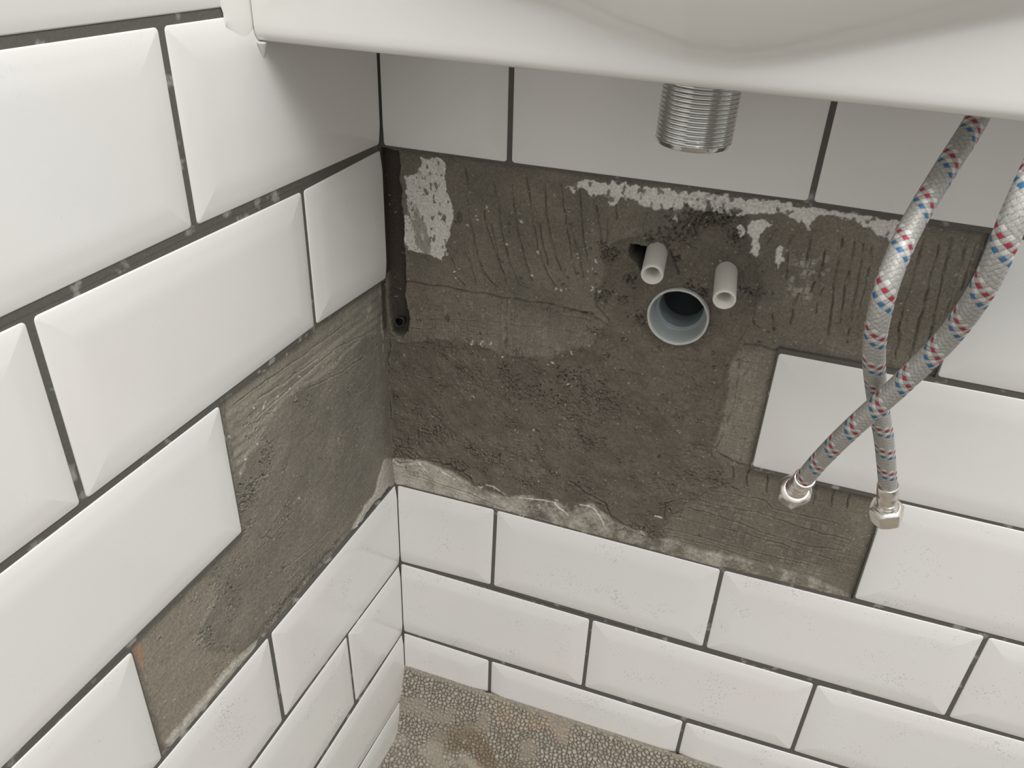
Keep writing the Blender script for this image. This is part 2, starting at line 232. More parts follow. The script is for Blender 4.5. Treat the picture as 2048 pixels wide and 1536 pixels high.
def grid_mesh(name, P, col=None, wrap=False, flip=False):
    """P (ny, nx, 3) points; wrap closes the x direction"""
    ny, nx, _ = P.shape
    idx = np.arange(ny * nx).reshape(ny, nx)
    if wrap:
        idx = np.concatenate([idx, idx[:, :1]], 1)
    a = idx[:-1, :-1].ravel()
    b = idx[:-1, 1:].ravel()
    c = idx[1:, 1:].ravel()
    d = idx[1:, :-1].ravel()
    q = np.stack([a, d, c, b] if flip else [a, b, c, d], 1).astype(np.int32)
    me = bpy.data.meshes.new(name)
    me.vertices.add(ny * nx)
    me.vertices.foreach_set('co', P.reshape(-1).astype(np.float32))
    me.loops.add(q.size)
    me.loops.foreach_set('vertex_index', q.ravel())
    me.polygons.add(len(q))
    me.polygons.foreach_set('loop_start', np.arange(0, q.size, 4, dtype=np.int32))
    me.polygons.foreach_set('use_smooth', np.ones(len(q), bool))
    me.update(calc_edges=True)
    if col is not None:
        at = me.color_attributes.new('tint', 'FLOAT_COLOR', 'POINT')
        c4 = np.ones((ny * nx, 4), np.float32)
        c4[:, :3] = col.reshape(-1, 3)
        at.data.foreach_set('color', c4.ravel())
    return me


def poly_mesh(name, V, F, smooth=True, sharp=()):
    me = bpy.data.meshes.new(name)
    me.from_pydata([tuple(map(float, v)) for v in V], [], [tuple(int(i) for i in f) for f in F])
    me.polygons.foreach_set('use_smooth', [smooth] * len(F))
    me.update()
    return me


class MB:
    def __init__(self):
        self.v = []
        self.f = []
        self.sm = []

    def loops(self, rings, cap0=False, cap1=False, smooth=True, closed=True):
        base = len(self.v)
        n = len(rings[0])
        for r in rings:
            self.v += [tuple(map(float, p)) for p in r]
        for i in range(len(rings) - 1):
            for j in range(n if closed else n - 1):
                a = base + i * n + j
                b = base + i * n + (j + 1) % n
                self.f.append((a, b, b + n, a + n))
                self.sm.append(smooth)
        if cap0:
            self.f.append(tuple(base + j for j in range(n))[::-1])
            self.sm.append(False)
        if cap1:
            o = base + (len(rings) - 1) * n
            self.f.append(tuple(o + j for j in range(n)))
            self.sm.append(False)

    def build(self, name, mat, parent=None):
        me = bpy.data.meshes.new(name)
        me.from_pydata(self.v, [], self.f)
        me.polygons.foreach_set('use_smooth', self.sm)
        me.update()
        return link(name, me, mat, parent)


def frame(d):
    d = np.array(d, float)
    d /= np.linalg.norm(d)
    t = np.array([0, 0, 1.0]) if abs(d[2]) < 0.9 else np.array([0, 1.0, 0])
    a = np.cross(t, d)
    a /= np.linalg.norm(a)
    return d, a, np.cross(d, a)


def lathe_rings(o, d, prof, n=48, shape=None):
    """prof: list of (distance along d, radius) in mm; shape(theta, i) scales the radius"""
    d, a, b = frame(d)
    o = np.array(o, float)
    R = []
    for i, (s, r) in enumerate(prof):
        ring = []
        for k in range(n):
            th = 2 * math.pi * k / n
            rr = r * (shape(th, i) if shape else 1)
            ring.append((o + d * s + rr * (math.cos(th) * a + math.sin(th) * b)) * MM)
        R.append(ring)
    return R


# ------------------------------------------------------------------ materials
def mat_new(name):
    m = bpy.data.materials.new(name)
    m.use_nodes = True
    nt = m.node_tree
    return m, nt, nt.nodes['Principled BSDF']


def N(nt, t, **k):
    n = nt.nodes.new(t)
    for a, v in k.items():
        if a in n.inputs:
            n.inputs[a].default_value = v
        else:
            setattr(n, a, v)
    return n


def plain(name, col, rough=0.5, metal=0.0, bump=0.0, bscale=300.0, var=0.0, spec=0.5):
    m, nt, b = mat_new(name)
    b.inputs['Base Color'].default_value = (*col, 1)
    b.inputs['Roughness'].default_value = rough
    b.inputs['Metallic'].default_value = metal
    b.inputs['Specular IOR Level'].default_value = spec
    tc = N(nt, 'ShaderNodeTexCoord')
    nz = N(nt, 'ShaderNodeTexNoise')
    nz.inputs['Scale'].default_value = bscale
    nz.inputs['Detail'].default_value = 5
    nt.links.new(tc.outputs['Object'], nz.inputs['Vector'])
    if var:
        mx = N(nt, 'ShaderNodeMix', data_type='RGBA', blend_type='MULTIPLY')
        mx.inputs['Factor'].default_value = var
        mx.inputs[6].default_value = (*col, 1)
        nt.links.new(nz.outputs['Fac'], mx.inputs[7])
        nt.links.new(mx.outputs[2], b.inputs['Base Color'])
    if bump:
        bp = N(nt, 'ShaderNodeBump')
        bp.inputs['Strength'].default_value = bump
        bp.inputs['Distance'].default_value = 0.0005
        nt.links.new(nz.outputs['Fac'], bp.inputs['Height'])
        nt.links.new(bp.outputs['Normal'], b.inputs['Normal'])
    return m


def tile_material():
    m, nt, b = mat_new('white_glazed_tile')
    tc = N(nt, 'ShaderNodeTexCoord')
    # faint warm clouding of the glaze
    n1 = N(nt, 'ShaderNodeTexNoise')
    n1.inputs['Scale'].default_value = 9
    n1.inputs['Detail'].default_value = 2
    nt.links.new(tc.outputs['Object'], n1.inputs['Vector'])
    r1 = N(nt, 'ShaderNodeValToRGB')
    r1.color_ramp.elements[0].position = 0.35
    r1.color_ramp.elements[0].color = (0.80, 0.80, 0.775, 1)
    r1.color_ramp.elements[1].position = 0.7
    r1.color_ramp.elements[1].color = (0.82, 0.79, 0.77, 1)
    nt.links.new(n1.outputs['Fac'], r1.inputs['Fac'])
    # sparse grey flecks of dried adhesive, gathered in clouds
    n2 = N(nt, 'ShaderNodeTexNoise')
    n2.inputs['Scale'].default_value = 650
    n2.inputs['Detail'].default_value = 3
    nt.links.new(tc.outputs['Object'], n2.inputs['Vector'])
    n3 = N(nt, 'ShaderNodeTexNoise')
    n3.inputs['Scale'].default_value = 26
    n3.inputs['Detail'].default_value = 3
    nt.links.new(tc.outputs['Object'], n3.inputs['Vector'])
    ad = N(nt, 'ShaderNodeMath', operation='MULTIPLY_ADD')
    ad.inputs[1].default_value = 0.55
    nt.links.new(n3.outputs['Fac'], ad.inputs[0])
    nt.links.new(n2.outputs['Fac'], ad.inputs[2])
    r2 = N(nt, 'ShaderNodeValToRGB')
    r2.color_ramp.elements[0].position = 0.965
    r2.color_ramp.elements[0].color = (0, 0, 0, 1)
    r2.color_ramp.elements[1].position = 1.02
    r2.color_ramp.elements[1].color = (0.5, 0.5, 0.5, 1)
    nt.links.new(ad.outputs[0], r2.inputs['Fac'])
    # flecks gather on the lower courses, below the fresh adhesive
    sp = N(nt, 'ShaderNodeSeparateXYZ')
    nt.links.new(tc.outputs['Object'], sp.inputs[0])
    hm = N(nt, 'ShaderNodeMapRange')
    hm.inputs['From Min'].default_value = 0.33
    hm.inputs['From Max'].default_value = 0.21
    hm.inputs['To Min'].default_value = 0.12
    hm.inputs['To Max'].default_value = 1.0
    nt.links.new(sp.outputs['Z'], hm.inputs['Value'])
    fm = N(nt, 'ShaderNodeMath', operation='MULTIPLY')
    nt.links.new(r2.outputs['Color'], fm.inputs[0])
    nt.links.new(hm.outputs['Result'], fm.inputs[1])
    mx = N(nt, 'ShaderNodeMix', data_type='RGBA')
    nt.links.new(fm.outputs[0], mx.inputs['Factor'])
    nt.links.new(r1.outputs['Color'], mx.inputs[6])
    mx.inputs[7].default_value = (0.30, 0.285, 0.25, 1)
    nt.links.new(mx.outputs[2], b.inputs['Base Color'])
    b.inputs['Roughness'].default_value = 0.16
    b.inputs['Specular IOR Level'].default_value = 0.45
    n4 = N(nt, 'ShaderNodeTexNoise')
    n4.inputs['Scale'].default_value = 30
    nt.links.new(tc.outputs['Object'], n4.inputs['Vector'])
    bp = N(nt, 'ShaderNodeBump')
    bp.inputs['Strength'].default_value = 0.25
    bp.inputs['Distance'].default_value = 0.0006
    nt.links.new(n4.outputs['Fac'], bp.inputs['Height'])
    nt.links.new(bp.outputs['Normal'], b.inputs['Normal'])
    return m


def tinted(name, rough=0.85, bump=0.6, scale=900, metal=0.0, vary=0.25, spec=0.3):
    """base colour from the object's own tint attribute, plus grain"""
    m, nt, b = mat_new(name)
    at = N(nt, 'ShaderNodeAttribute', attribute_name='tint')
    tc = N(nt, 'ShaderNodeTexCoord')
    nz = N(nt, 'ShaderNodeTexNoise')
    nz.inputs['Scale'].default_value = scale
    nz.inputs['Detail'].default_value = 4
    nt.links.new(tc.outputs['Object'], nz.inputs['Vector'])
    mr = N(nt, 'ShaderNodeMapRange')
    mr.inputs['From Min'].default_value = 0.3
    mr.inputs['From Max'].default_value = 0.7
    mr.inputs['To Min'].default_value = 1 - vary
    mr.inputs['To Max'].default_value = 1 + vary
    nt.links.new(nz.outputs['Fac'], mr.inputs['Value'])
    vm = N(nt, 'ShaderNodeVectorMath', operation='SCALE')
    nt.links.new(at.outputs['Color'], vm.inputs[0])
    nt.links.new(mr.outputs['Result'], vm.inputs['Scale'])
    nt.links.new(vm.outputs[0], b.inputs['Base Color'])
    b.inputs['Roughness'].default_value = rough
    b.inputs['Metallic'].default_value = metal
    b.inputs['Specular IOR Level'].default_value = spec
    bp = N(nt, 'ShaderNodeBump')
    bp.inputs['Strength'].default_value = bump
    bp.inputs['Distance'].default_value = 0.0003
    nt.links.new(nz.outputs['Fac'], bp.inputs['Height'])
    nt.links.new(bp.outputs['Normal'], b.inputs['Normal'])
    return m


M_TILE = tile_material()
M_GROUT = plain('charcoal_grout', (0.125, 0.116, 0.102), 0.8, bump=0.5, bscale=500, var=0.25)
_nt = M_GROUT.node_tree
_b = _nt.nodes['Principled BSDF']
_tc = N(_nt, 'ShaderNodeTexCoord')
_nz = N(_nt, 'ShaderNodeTexNoise')
_nz.inputs['Scale'].default_value = 75
_nz.inputs['Detail'].default_value = 3
_nt.links.new(_tc.outputs['Object'], _nz.inputs['Vector'])
_rp = N(_nt, 'ShaderNodeValToRGB')
_rp.color_ramp.elements[0].position = 0.60
_rp.color_ramp.elements[0].color = (0, 0, 0, 1)
_rp.color_ramp.elements[1].position = 0.68
_rp.color_ramp.elements[1].color = (0.6, 0.6, 0.6, 1)
_nt.links.new(_nz.outputs['Fac'], _rp.inputs['Fac'])
_mx = N(_nt, 'ShaderNodeMix', data_type='RGBA')
_nt.links.new(_rp.outputs['Color'], _mx.inputs['Factor'])
_nt.links.new(_b.inputs['Base Color'].links[0].from_socket, _mx.inputs[6])
_mx.inputs[7].default_value = (0.42, 0.41, 0.38, 1)      # dusty scrapes left in the open joints
_nt.links.new(_mx.outputs[2], _b.inputs['Base Color'])
M_SUB = plain('wall_masonry', (0.16, 0.145, 0.12), 0.9, bump=0.6, bscale=200, var=0.4)
M_MORTAR = tinted('cement_adhesive', vary=0.22, bump=0.8, scale=620)
M_CERAMIC = plain('white_ceramic', (0.82, 0.805, 0.77), 0.16, bump=0.0)
M_CHROME = plain('chrome', (0.60, 0.61, 0.60), 0.12, 1.0)
M_STEEL = plain('brushed_nickel', (0.80, 0.765, 0.72), 0.28, 1.0, bump=0.25, bscale=700)
M_GREYPVC = plain('grey_plastic', (0.46, 0.50, 0.49), 0.38, bump=0.15, bscale=200, var=0.1)
M_WHITEPVC = plain('off_white_plastic', (0.66, 0.64, 0.59), 0.4, bump=0.2, bscale=250)
M_SEAL = plain('white_sealant', (0.80, 0.785, 0.75), 0.35, bump=0.3, bscale=120)
M_BRAID = tinted('woven_braid', rough=0.5, bump=0.25, scale=1600, metal=0.25, vary=0.18, spec=0.5)
M_CARPET = tinted('nubby_floor_covering', rough=0.95, bump=0.8, scale=1400, vary=0.22, spec=0.1)

# ------------------------------------------------------------------ tiled walls
ROWP = 103.14
TP = 203.1


def jz(tab, k):
    if k in tab:
        pts = tab[k]
        x = np.array([p[0] for p in pts])
        y = np.array([p[1] for p in pts])
        return lambda u: float(np.interp(u, x, y))
    z = (k - 1) * ROWP + 0.5 if k > 0 else (k - 1) * 98.0 + 3
    return lambda u: z


def joints(tab, k, a, skip=()):
    off = a if k % 2 == 0 else a + TP / 2
    meas = list(tab.get(k, []))
    out = []
    n = -1
    while True:
        u = off + n * TP
        if u > 1100:
            break
        n += 1
        if u < 30 or (k in skip and u < 420):
            continue
        hit = [q for q in meas if abs((q[0][0] + q[1][0]) / 2 - u) < 30]
        if hit:
            q = hit[0]
            out.append((q[1], q[0]))       # bottom point, top point
        else:
            out.append(((u, None), (u, None)))
    return out


def ju(j, z, zb, zt):
    (ub, b), (ut, t) = j
    if b is None:
        return ub
    return ub + (ut - ub) * (z - b) / (t - b)


def tile_into(mb, quad, xyz, bev, rnd=2.2):
    """quad: corners (u,z) bottom-left, bottom-right, top-right, top-left; bev: which sides slope (l,b,r,t)"""
    q = np.array(quad, float)
    Wd = np.linalg.norm(q[1] - q[0])
    H = np.linalg.norm(q[3] - q[0])
    prof = [(0.0, -5.0), (0.0, -0.55), (0.25, -0.15), (0.8, 0.05), (6.5, 0.85), (11.5, 1.55), (13.8, 1.80), (16.2, 1.94), (20.0, 2.0)]
    if xyz is left_xyz:
        prof = [(a, b if b < 0.1 else b * 0.8) for a, b in prof]
    rings = []
    for ins, h in prof:
        i4 = [ins if b else min(ins, 0.8) + ins * 0.02 for b in bev]
        x0, y0, x1, y1 = i4[0], i4[1], Wd - i4[2], H - i4[3]
        r = max(rnd - ins * 0.8, 0.3)
        ring = []
        for cx, cy, a0 in ((x0 + r, y0 + r, 180), (x1 - r, y0 + r, 270), (x1 - r, y1 - r, 0), (x0 + r, y1 - r, 90)):
            for s in range(4):
                a = math.radians(a0 + 30 * s)
                x = cx + r * math.cos(a)
                y = cy + r * math.sin(a)
                s_, t_ = x / Wd, y / H
                p = (1 - s_) * (1 - t_) * q[0] + s_ * (1 - t_) * q[1] + s_ * t_ * q[2] + (1 - s_) * t_ * q[3]
                ring.append(xyz(p[0], p[1], h))
        rings.append(ring)
    mb.loops(rings, cap1=True)


def tiled(name, J, V, a, xyz, present, gh, gv, rows):
    tiles = MB()
    gr = MB()
    for k in rows:
        fb, ft = jz(J, k), jz(J, k + 1)
        js = joints(V, k, a, (7, -1) if name == 'left' else ())
        edges = [None] + js + [None]
        for i in range(len(edges) - 1):
            jl, jr = edges[i], edges[i + 1]
            zb_, zt_ = fb(200), ft(200)
            if jr is None:
                continue
            def corner(j, f, side):
                if j is None:
                    u = 2.0 if k >= 6 else 1.2
                else:
                    u = ju(j, f(ju(j, zb_, 0, 0)), 0, 0)
                return u, f(u)
            bl, tl = corner(jl, fb, 0), corner(jl, ft, 0)
            br, tr = corner(jr, fb, 1), corner(jr, ft, 1)
            um = (bl[0] + br[0]) / 2
            if not present(k, um):
                continue
            gvl = 0 if jl is None else gv(k, bl[0]) / 2
            gvr = gv(k, br[0]) / 2
            g0 = gh(k) / 2
            g1 = gh(k + 1) / 2
            zb0 = -0.0
            quad = [(bl[0] + gvl, bl[1] + g0), (br[0] - gvr, br[1] + g0), (tr[0] - gvr, tr[1] - g1), (tl[0] + gvl, tl[1] - g1)]
            if name == 'back' and k == 0:
                quad[0] = (quad[0][0], -53.0)
                quad[1] = (quad[1][0], -53.0)
            if name == 'left' and k == -1:
                quad[0] = (quad[0][0], -150.0)
                quad[1] = (quad[1][0], -150.0)
            cutb = (name == 'back' and k == 0) or (name == 'left' and k == -1)
            tile_into(tiles, quad, xyz, (jl is not None, not cutb, True, True))
            # grout bed behind each tile reaching to the middle of its joints
            e = 0.35 if True else 0
            lo_edge = not present(k, um - TP)
            lft = bl[0] if (jl is None or present(k, um - TP * 0.75)) else bl[0] + gvl - 1.0
            lft_t = tl[0] if (jl is None or present(k, um - TP * 0.75)) else tl[0] + gvl - 1.0
            bb = -1.7 if (present(k - 1, um) and not cutb) else g0 - 1.6
            bt = -1.7 if present(k + 1, um) else g1 - 1.6
            if cutb:
                bb = quad[0][1] - bl[1]
            left0 = -1.0 if jl is None else lft
            left1 = -1.0 if jl is None else lft_t
            gq = [(left0, bl[1] + bb), (br[0], br[1] + bb), (tr[0], tr[1] - bt), (left1, tl[1] - bt)]
            r0 = [xyz(p[0], p[1], -6.0) for p in gq]
            r1 = [xyz(p[0], p[1], -0.5 - 0.12 * (k % 2)) for p in gq]
            gr.loops([r0, r1], cap1=True, smooth=False)
    return tiles, gr


def back_present(k, u):
    if k == 3:
        return u > 400
    if k == 4:
        return u > 300
    if k == 5:
        return u > 400
    return True


def left_present(k, u):
    if k == 3:
        return u > 298
    if k == 4:
        return u > 198
    return True


wall_back = link('wall_back', poly_mesh('wall_back', *(lambda x0, x1, y0, y1, z0, z1: (
    [(x, y, z) for x in (x0, x1) for y in (y0, y1) for z in (z0, z1)],
    [(0, 1, 3, 2), (4, 6, 7, 5), (0, 4, 5, 1), (2, 3, 7, 6), (0, 2, 6, 4), (1, 5, 7, 3)]))(-0.25, 1.15, 0.075, 0.16, -0.20, 1.02), smooth=False), M_SUB)
tag(wall_back, 'tiled wall straight ahead with a large bare patch of dark adhesive behind the pipes', None, kind='structure')
tb, gb = tiled('back', D['JB'], D['VB'], 98.9, back_xyz, back_present, lambda k: 3.6 if k in (1, 2, 3) else 3.4, lambda k, u: 3.7 if k == 6 else 3.4, range(-1, 9))
tb.build('tiling', M_TILE, wall_back)
gb.build('grout', M_GROUT, wall_back)

LS = []
for uu in (-0.02, 1.15):
    for hh in (-0.16, -0.075):
        for zz in (-0.20, 1.02):
            p = uu * LD + hh * LN
            LS.append((p[0], p[1], zz))
wall_left = link('wall_left', poly_mesh('wall_left', LS, [(0, 1, 3, 2), (4, 6, 7, 5), (0, 4, 5, 1), (2, 3, 7, 6), (0, 2, 6, 4), (1, 5, 7, 3)], smooth=False), M_SUB)
tag(wall_left, 'tiled wall on the left with a bare strip of grey adhesive stepping down to the left', None, kind='structure')
GHL = {7: 5.0, 6: 4.6, 5: 4.4, 4: 3.4, 3: 3.2, 2: 3.0, 1: 2.6, 0: 1.2}
tl_, gl_ = tiled('left', D['JL'], D['VL'], -4.4, left_xyz, left_present, lambda k: GHL.get(k, 3.5), lambda k, u: 3.2 if u < 150 else 4.2, range(-1, 9))
tl_.build('tiling', M_TILE, wall_left)
gl_.build('grout', M_GROUT, wall_left)


# ------------------------------------------------------------------ bare adhesive beds
C_DARK = np.array([0.141, 0.123, 0.097])
C_BED = np.array([0.180, 0.160, 0.128])
C_LIGHT = np.array([0.32, 0.295, 0.245])
C_PLASTER = np.array([0.74, 0.72, 0.67])
C_PALE = np.array([0.46, 0.43, 0.375])
C_GAP = np.array([0.085, 0.066, 0.055])
C_ORANGE = np.array([0.42, 0.24, 0.16])
C_LEFT = np.array([0.210, 0.191, 0.158])


def mixc(c, m, k):
    return c * (1 - m[..., None]) + np.array(k) * m[..., None]


def pits_into(h, u, z, step, u0, z0, PT, rng, ang=-0.3):
    ny, nx = h.shape
    for cx, cz, r, n, dd in PT:
        base = ang + rng.randn() * 0.5
        for i in range(int(n * 2.4)):
            px = cx + rng.randn() * r * 0.5
            pz = cz + rng.randn() * r * 0.42
            L = rng.uniform(0.2, 1.5)
            w = rng.uniform(0.22, 0.55)
            a = base + rng.randn() * 0.75
            up = rng.rand() < 0.3
            ext = L + 2
            i0 = max(0, int((px - ext - u0) / step))
            i1 = min(nx, int((px + ext - u0) / step) + 2)
            j0 = max(0, int((pz - ext - z0) / step))
            j1 = min(ny, int((pz + ext - z0) / step) + 2)
            if i1 <= i0 or j1 <= j0:
                continue
            du = u[j0:j1, i0:i1] - px
            dz = z[j0:j1, i0:i1] - pz
            x = du * math.cos(a) + dz * math.sin(a)
            y = -du * math.sin(a) + dz * math.cos(a) + 0.25 * np.sin(x * 2.3 + i)
            x = np.maximum(np.abs(x) - L * 0.6, 0)
            g = np.exp(-(x * x + y * y) / (w * w))
            h[j0:j1, i0:i1] += g * (dd * 0.6 if up else -dd * rng.uniform(0.8, 2.0))
            if not up:       # crumb pushed up along the lower lip
                y2 = y + w * 1.6
                h[j0:j1, i0:i1] += np.exp(-(x * x + y2 * y2) / (w * w)) * dd * 0.5


def cracks_into(h, u, z, CR, s=5, fade=0.6):
    wu = u + 1.3 * fbm(u, z, 9, 61, 3)
    wz = z + 1.3 * fbm(u, z, 9, 71, 3)
    nb = fbm(u, z, 5, 81, 3)
    for P, w, d in CR:
        m, dist = linedist(P, wu, wz)
        k = np.clip(0.75 + fade * nb[m] * 2, 0.1, 1.3)
        h[m] -= 1.5 * d * k * np.exp(-(dist / (w * 0.55)) ** 2)
        h[m] += 0.28 * d * np.exp(-((dist - w * 1.7) / (w * 0.9)) ** 2)


def specks_into(col, h, u, z, pts, step, u0, z0, rng, n, size=(0.25, 0.6), tint=C_PLASTER):
    ny, nx = h.shape
    for q in range(n):
        if pts is None:
            px = rng.uniform(u0, u0 + nx * step)
            pz = rng.uniform(z0, z0 + ny * step)
            s = rng.uniform(*size)
        else:
            px, pz = pts[q % len(pts)]
            px += rng.randn() * 1.2
            pz += rng.randn() * 1.2
            s = rng.uniform(0.3, 0.65)
        i0 = max(0, int((px - 3 - u0) / step))
        i1 = min(nx, int((px + 3 - u0) / step) + 2)
        j0 = max(0, int((pz - 3 - z0) / step))
        j1 = min(ny, int((pz + 3 - z0) / step) + 2)
        if i1 <= i0 or j1 <= j0:
            continue
        a = rng.uniform(0, 3.14)
        du = u[j0:j1, i0:i1] - px
        dz = z[j0:j1, i0:i1] - pz
        x = (du * math.cos(a) + dz * math.sin(a)) / rng.uniform(1.0, 2.4)
        y = -du * math.sin(a) + dz * math.cos(a)
        g = np.exp(-(x * x + y * y) / (s * s))
        h[j0:j1, i0:i1] += 0.35 * g
        col[j0:j1, i0:i1] = mixc(col[j0:j1, i0:i1], np.clip(g * 1.3, 0, 1) * 0.85, tint)


def cells(u, z, a, b, tilt=0.0):
    """groove pattern left by the ribbed back of a tile: 1 in the grooves"""
    zz = z - u * tilt
    gu = np.abs(((u / a) % 1) - 0.5) * 2
    gz = np.abs(((zz / b) % 1) - 0.5) * 2
    return np.maximum(ss(0.72, 0.95, gu), ss(0.78, 0.96, gz))


def back_bed():
    st = 0.5
    u0, u1, z0, z1 = -9.0, 413.0, 199.0, 521.0
    us = np.arange(u0, u1, st)
    zs = np.arange(z0, z1, st)
    u, z = np.meshgrid(us, zs)
    rng = np.random.RandomState(11)
    wu = u + 3.0 * fbm(u, z, 12, 1, 4)
    wz = z + 3.0 * fbm(u, z, 12, 9, 4)
    n_lo = fbm(u, z, 45, 20, 4)
    n_md = fbm(u, z, 11, 30, 4)
    n_hi = fbm(u, z, 2.6, 40, 3)
    h = -4.6 + 0.5 * n_lo + 0.35 * n_md + 0.12 * n_hi
    # brushed, sideways streaks
    h += 0.12 * fbm(u * 0.25, z * 2.2, 3, 50, 3)
    col = np.ones(u.shape + (3,)) * C_BED
    col = col * (1 + 0.28 * fbm(u, z, 26, 90, 5) + 0.13 * n_hi)[..., None]
    # trowel-combed beds
    mA = ss(-2, 3, sdf(D['COMBA'], wu, wz))
    bend = np.where(z < 440, (440 - z) ** 2 * 0.008, 0)
    h += mA * 0.25 * np.sin((u - bend + (z - 440) * -0.10) / 9.2 * 2 * math.pi)
    mD = ss(-2, 3, sdf(D['COMBD'], wu, wz))
    rid = np.sin((u - (z - 470) * 0.06 + 1.2 * fbm(u, z, 20, 7, 2)) / 8.6 * 2 * math.pi)
    h += mD * (0.45 * rid + 0.1 + 0.5 * np.maximum(n_md, 0))
    col = mixc(col, mD * ss(-0.2, 0.5, n_lo + 0.1) * 0.25, C_LIGHT)
    # imprints of tile backs
    for key, a, b, tl, amp, lt in (('IMPB', 5.6, 7.5, 0.0, 0.22, 0.26), ('IMPE', 5.9, 8.2, 0.02, 0.42, 0.30), ('IMPM', 5.8, 6.2, 0.0, 0.35, 0.55), ('IMPD', 7.2, 6.0, 0.0, 0.35, 0.6)):
        m = ss(-1, 3, sdf(D[key], wu, wz))
        g = cells(u + 0.5 * n_md, z + 0.7 * n_md, a, b, tl)
        brk = ss(-0.15, 0.25, fbm(u, z, 14, 100 + len(key) + int(a * 10), 3) + 0.06)
        h += m * (-amp * g * (0.35 + 0.65 * brk) + 0.15)
        sp = m * brk * (1 - g) * ss(-0.05, 0.35, fbm(u, z, 3.5, 140, 3) + 0.12)
        col = mixc(col, sp * lt, C_LIGHT if key != 'IMPD' else C_PALE)
    # light scraped column beside the single tile
    mM = ss(-2, 2, sdf(D['IMPM'], wu, wz))
    col = mixc(col, mM * 0.30, C_LIGHT)
    # thick rough fill
    sF = sdf(D['FILL'], u + 5 * fbm(u, z, 10, 3, 4), z + 5 * fbm(u, z, 10, 5, 4))
    mF = ss(-1.2, 1.8, sF)
    ridge = 1 - 2 * np.abs(fbm(u, z, 16, 44, 4))
    hf = -2.6 + 2.0 * n_lo + 1.2 * n_md + 0.26 * n_hi + 0.35 * fbm(u * 0.4, z, 7, 55, 3)
    h = h * (1 - mF) + hf * mF
    col = mixc(col, mF, C_DARK)
    col = col * (1 + mF * (0.20 * n_md + 0.16 * fbm(u, z, 60, 92, 4) + 0.14 * n_hi))[..., None]
    h += np.exp(-((sF - 0.8) / 1.6) ** 2) * np.maximum(0, 0.5 + 2.0 * fbm(u, z, 7, 155, 3)) * 1.1
    # roughness where the fill was smeared on thin
    rg = mF * ss(0.12, 0.30, fbm(u, z, 22, 150, 4))
    h -= rg * 2.2 * np.abs(fbm(u, z, 3.6, 160, 3))
    # pale plaster showing through
    for P, wv in [(D['PL1'], 1.0), (D['PL2'], 1.6)] + [(p, 1.4) for p in D['PL3']]:
        s = sdf(P, u + wv * 2.2 * fbm(u, z, 4, 31, 4), z + wv * 2.2 * fbm(u, z, 4, 37, 4))
        m = ss(-0.3, 0.4, s)
        holes = ss(0.22, 0.30, fbm(u * 1.0, z * 0.8, 3.4, 170, 4)) * ss(14, 2, s) if wv > 1.2 else ss(0.30, 0.36, fbm(u * 1.3, z * 0.7, 3.0, 175, 3))
        m = m * (1 - 0.9 * holes)
        h = h - m * 0.55
        col = mixc(col, m * 0.92, C_PLASTER * 1.0)
    s = sdf(D['FILM'], wu, wz)
    m = ss(-0.6, 0.8, s) * ss(-0.25, 0.1, fbm(u, z * 0.5, 5, 180, 3) + 0.1)
    col = mixc(col, m * 0.85, C_LIGHT)
    h += m * 0.4
    for zb in ((22, 508, 16, 7),):      # mottled top of the large plaster patch
        m = ss(-0.02, 0.12, fbm(u, z, 4, 190, 3)) * np.exp(-((u - 28) / 13) ** 2 - ((z - 505) / 6) ** 2)
        col = mixc(col, m * 0.8, C_BED)
    # smeared pale fillet over the joint above the lower tiles
    s = sdf(D['SMEAR'], u + 2.5 * fbm(u, z, 9, 13, 3), z + 2.0 * fbm(u, z, 7, 15, 3))
    m = ss(-0.5, 1.5, s)
    zt = 204.0
    prof = -1.0 - 0.055 * np.clip(z - zt, 0, 40) + 0.7 * n_md + 0.5 * fbm(u * 0.35, z, 4, 19, 3)
    h = h * (1 - m) + np.maximum(prof, -5) * m
    fade = ss(150, 20, u) * 0.55 + ss(330, 120, u) * 0.25 + 0.18
    col = mixc(col, m * np.clip(fade + 0.9 * n_md + 0.5 * n_hi, 0, 1), C_PALE)
    # dark stripe at the left under the first tile row: open corner gap
    s = sdf(D['GAP'], u + 1.2 * fbm(u, z, 6, 23, 3), z + 1.2 * fbm(u, z, 6, 29, 3))
    m = ss(-0.5, 0.7, s)
    m = np.maximum(m, ((u < 2) & (z > 414)) * 1.0)
    lip = np.exp(-((s + 1.0) / 1.5) ** 2)
    h += lip * 0.5 * (m < 0.5)
    h = h * (1 - m) + (-13 + 1.5 * n_md) * m
    col = mixc(col, m, C_GAP)
    # brown stain on the edge of the gap lower down
    mo = np.exp(-((u - 20) / 4.5) ** 2 - ((z - 392) / 16) ** 2) * ss(-0.1, 0.3, fbm(u, z, 6, 200, 3) + 0.1)
    col = mixc(col, np.clip(mo * 0.6, 0, 1), C_ORANGE * 0.8)
    # small dark oval spots
    for cx, cz, rx, rz in ((60.0, 471, 2.3, 4.6), (47.5, 469, 2.0, 2.6), (50.5, 385.5, 2.4, 4.2)):
        q = ((u - cx) / rx) ** 2 + ((z - cz) / rz) ** 2 + 0.8 * n_md
        col = mixc(col, ss(1.3, 0.7, q) * 0.75, C_DARK * 0.65)
    cracks_into(h, u, z, D['CRB'])
    pits_into(h, u, z, st, u0, z0, D['PTB'], rng)
    # scattered small pits everywhere on the fill
    extra = []
    for i in range(260):
        extra.append((rng.uniform(0, 300), rng.uniform(215, 480), rng.uniform(1, 5), rng.randint(1, 5), rng.uniform(0.5, 1.0)))
    pits_into(h, u, z, st, u0, z0, extra, rng)
    specks_into(col, h, u, z, D['FLKB'], st, u0, z0, rng, len(D['FLKB']) * 2)
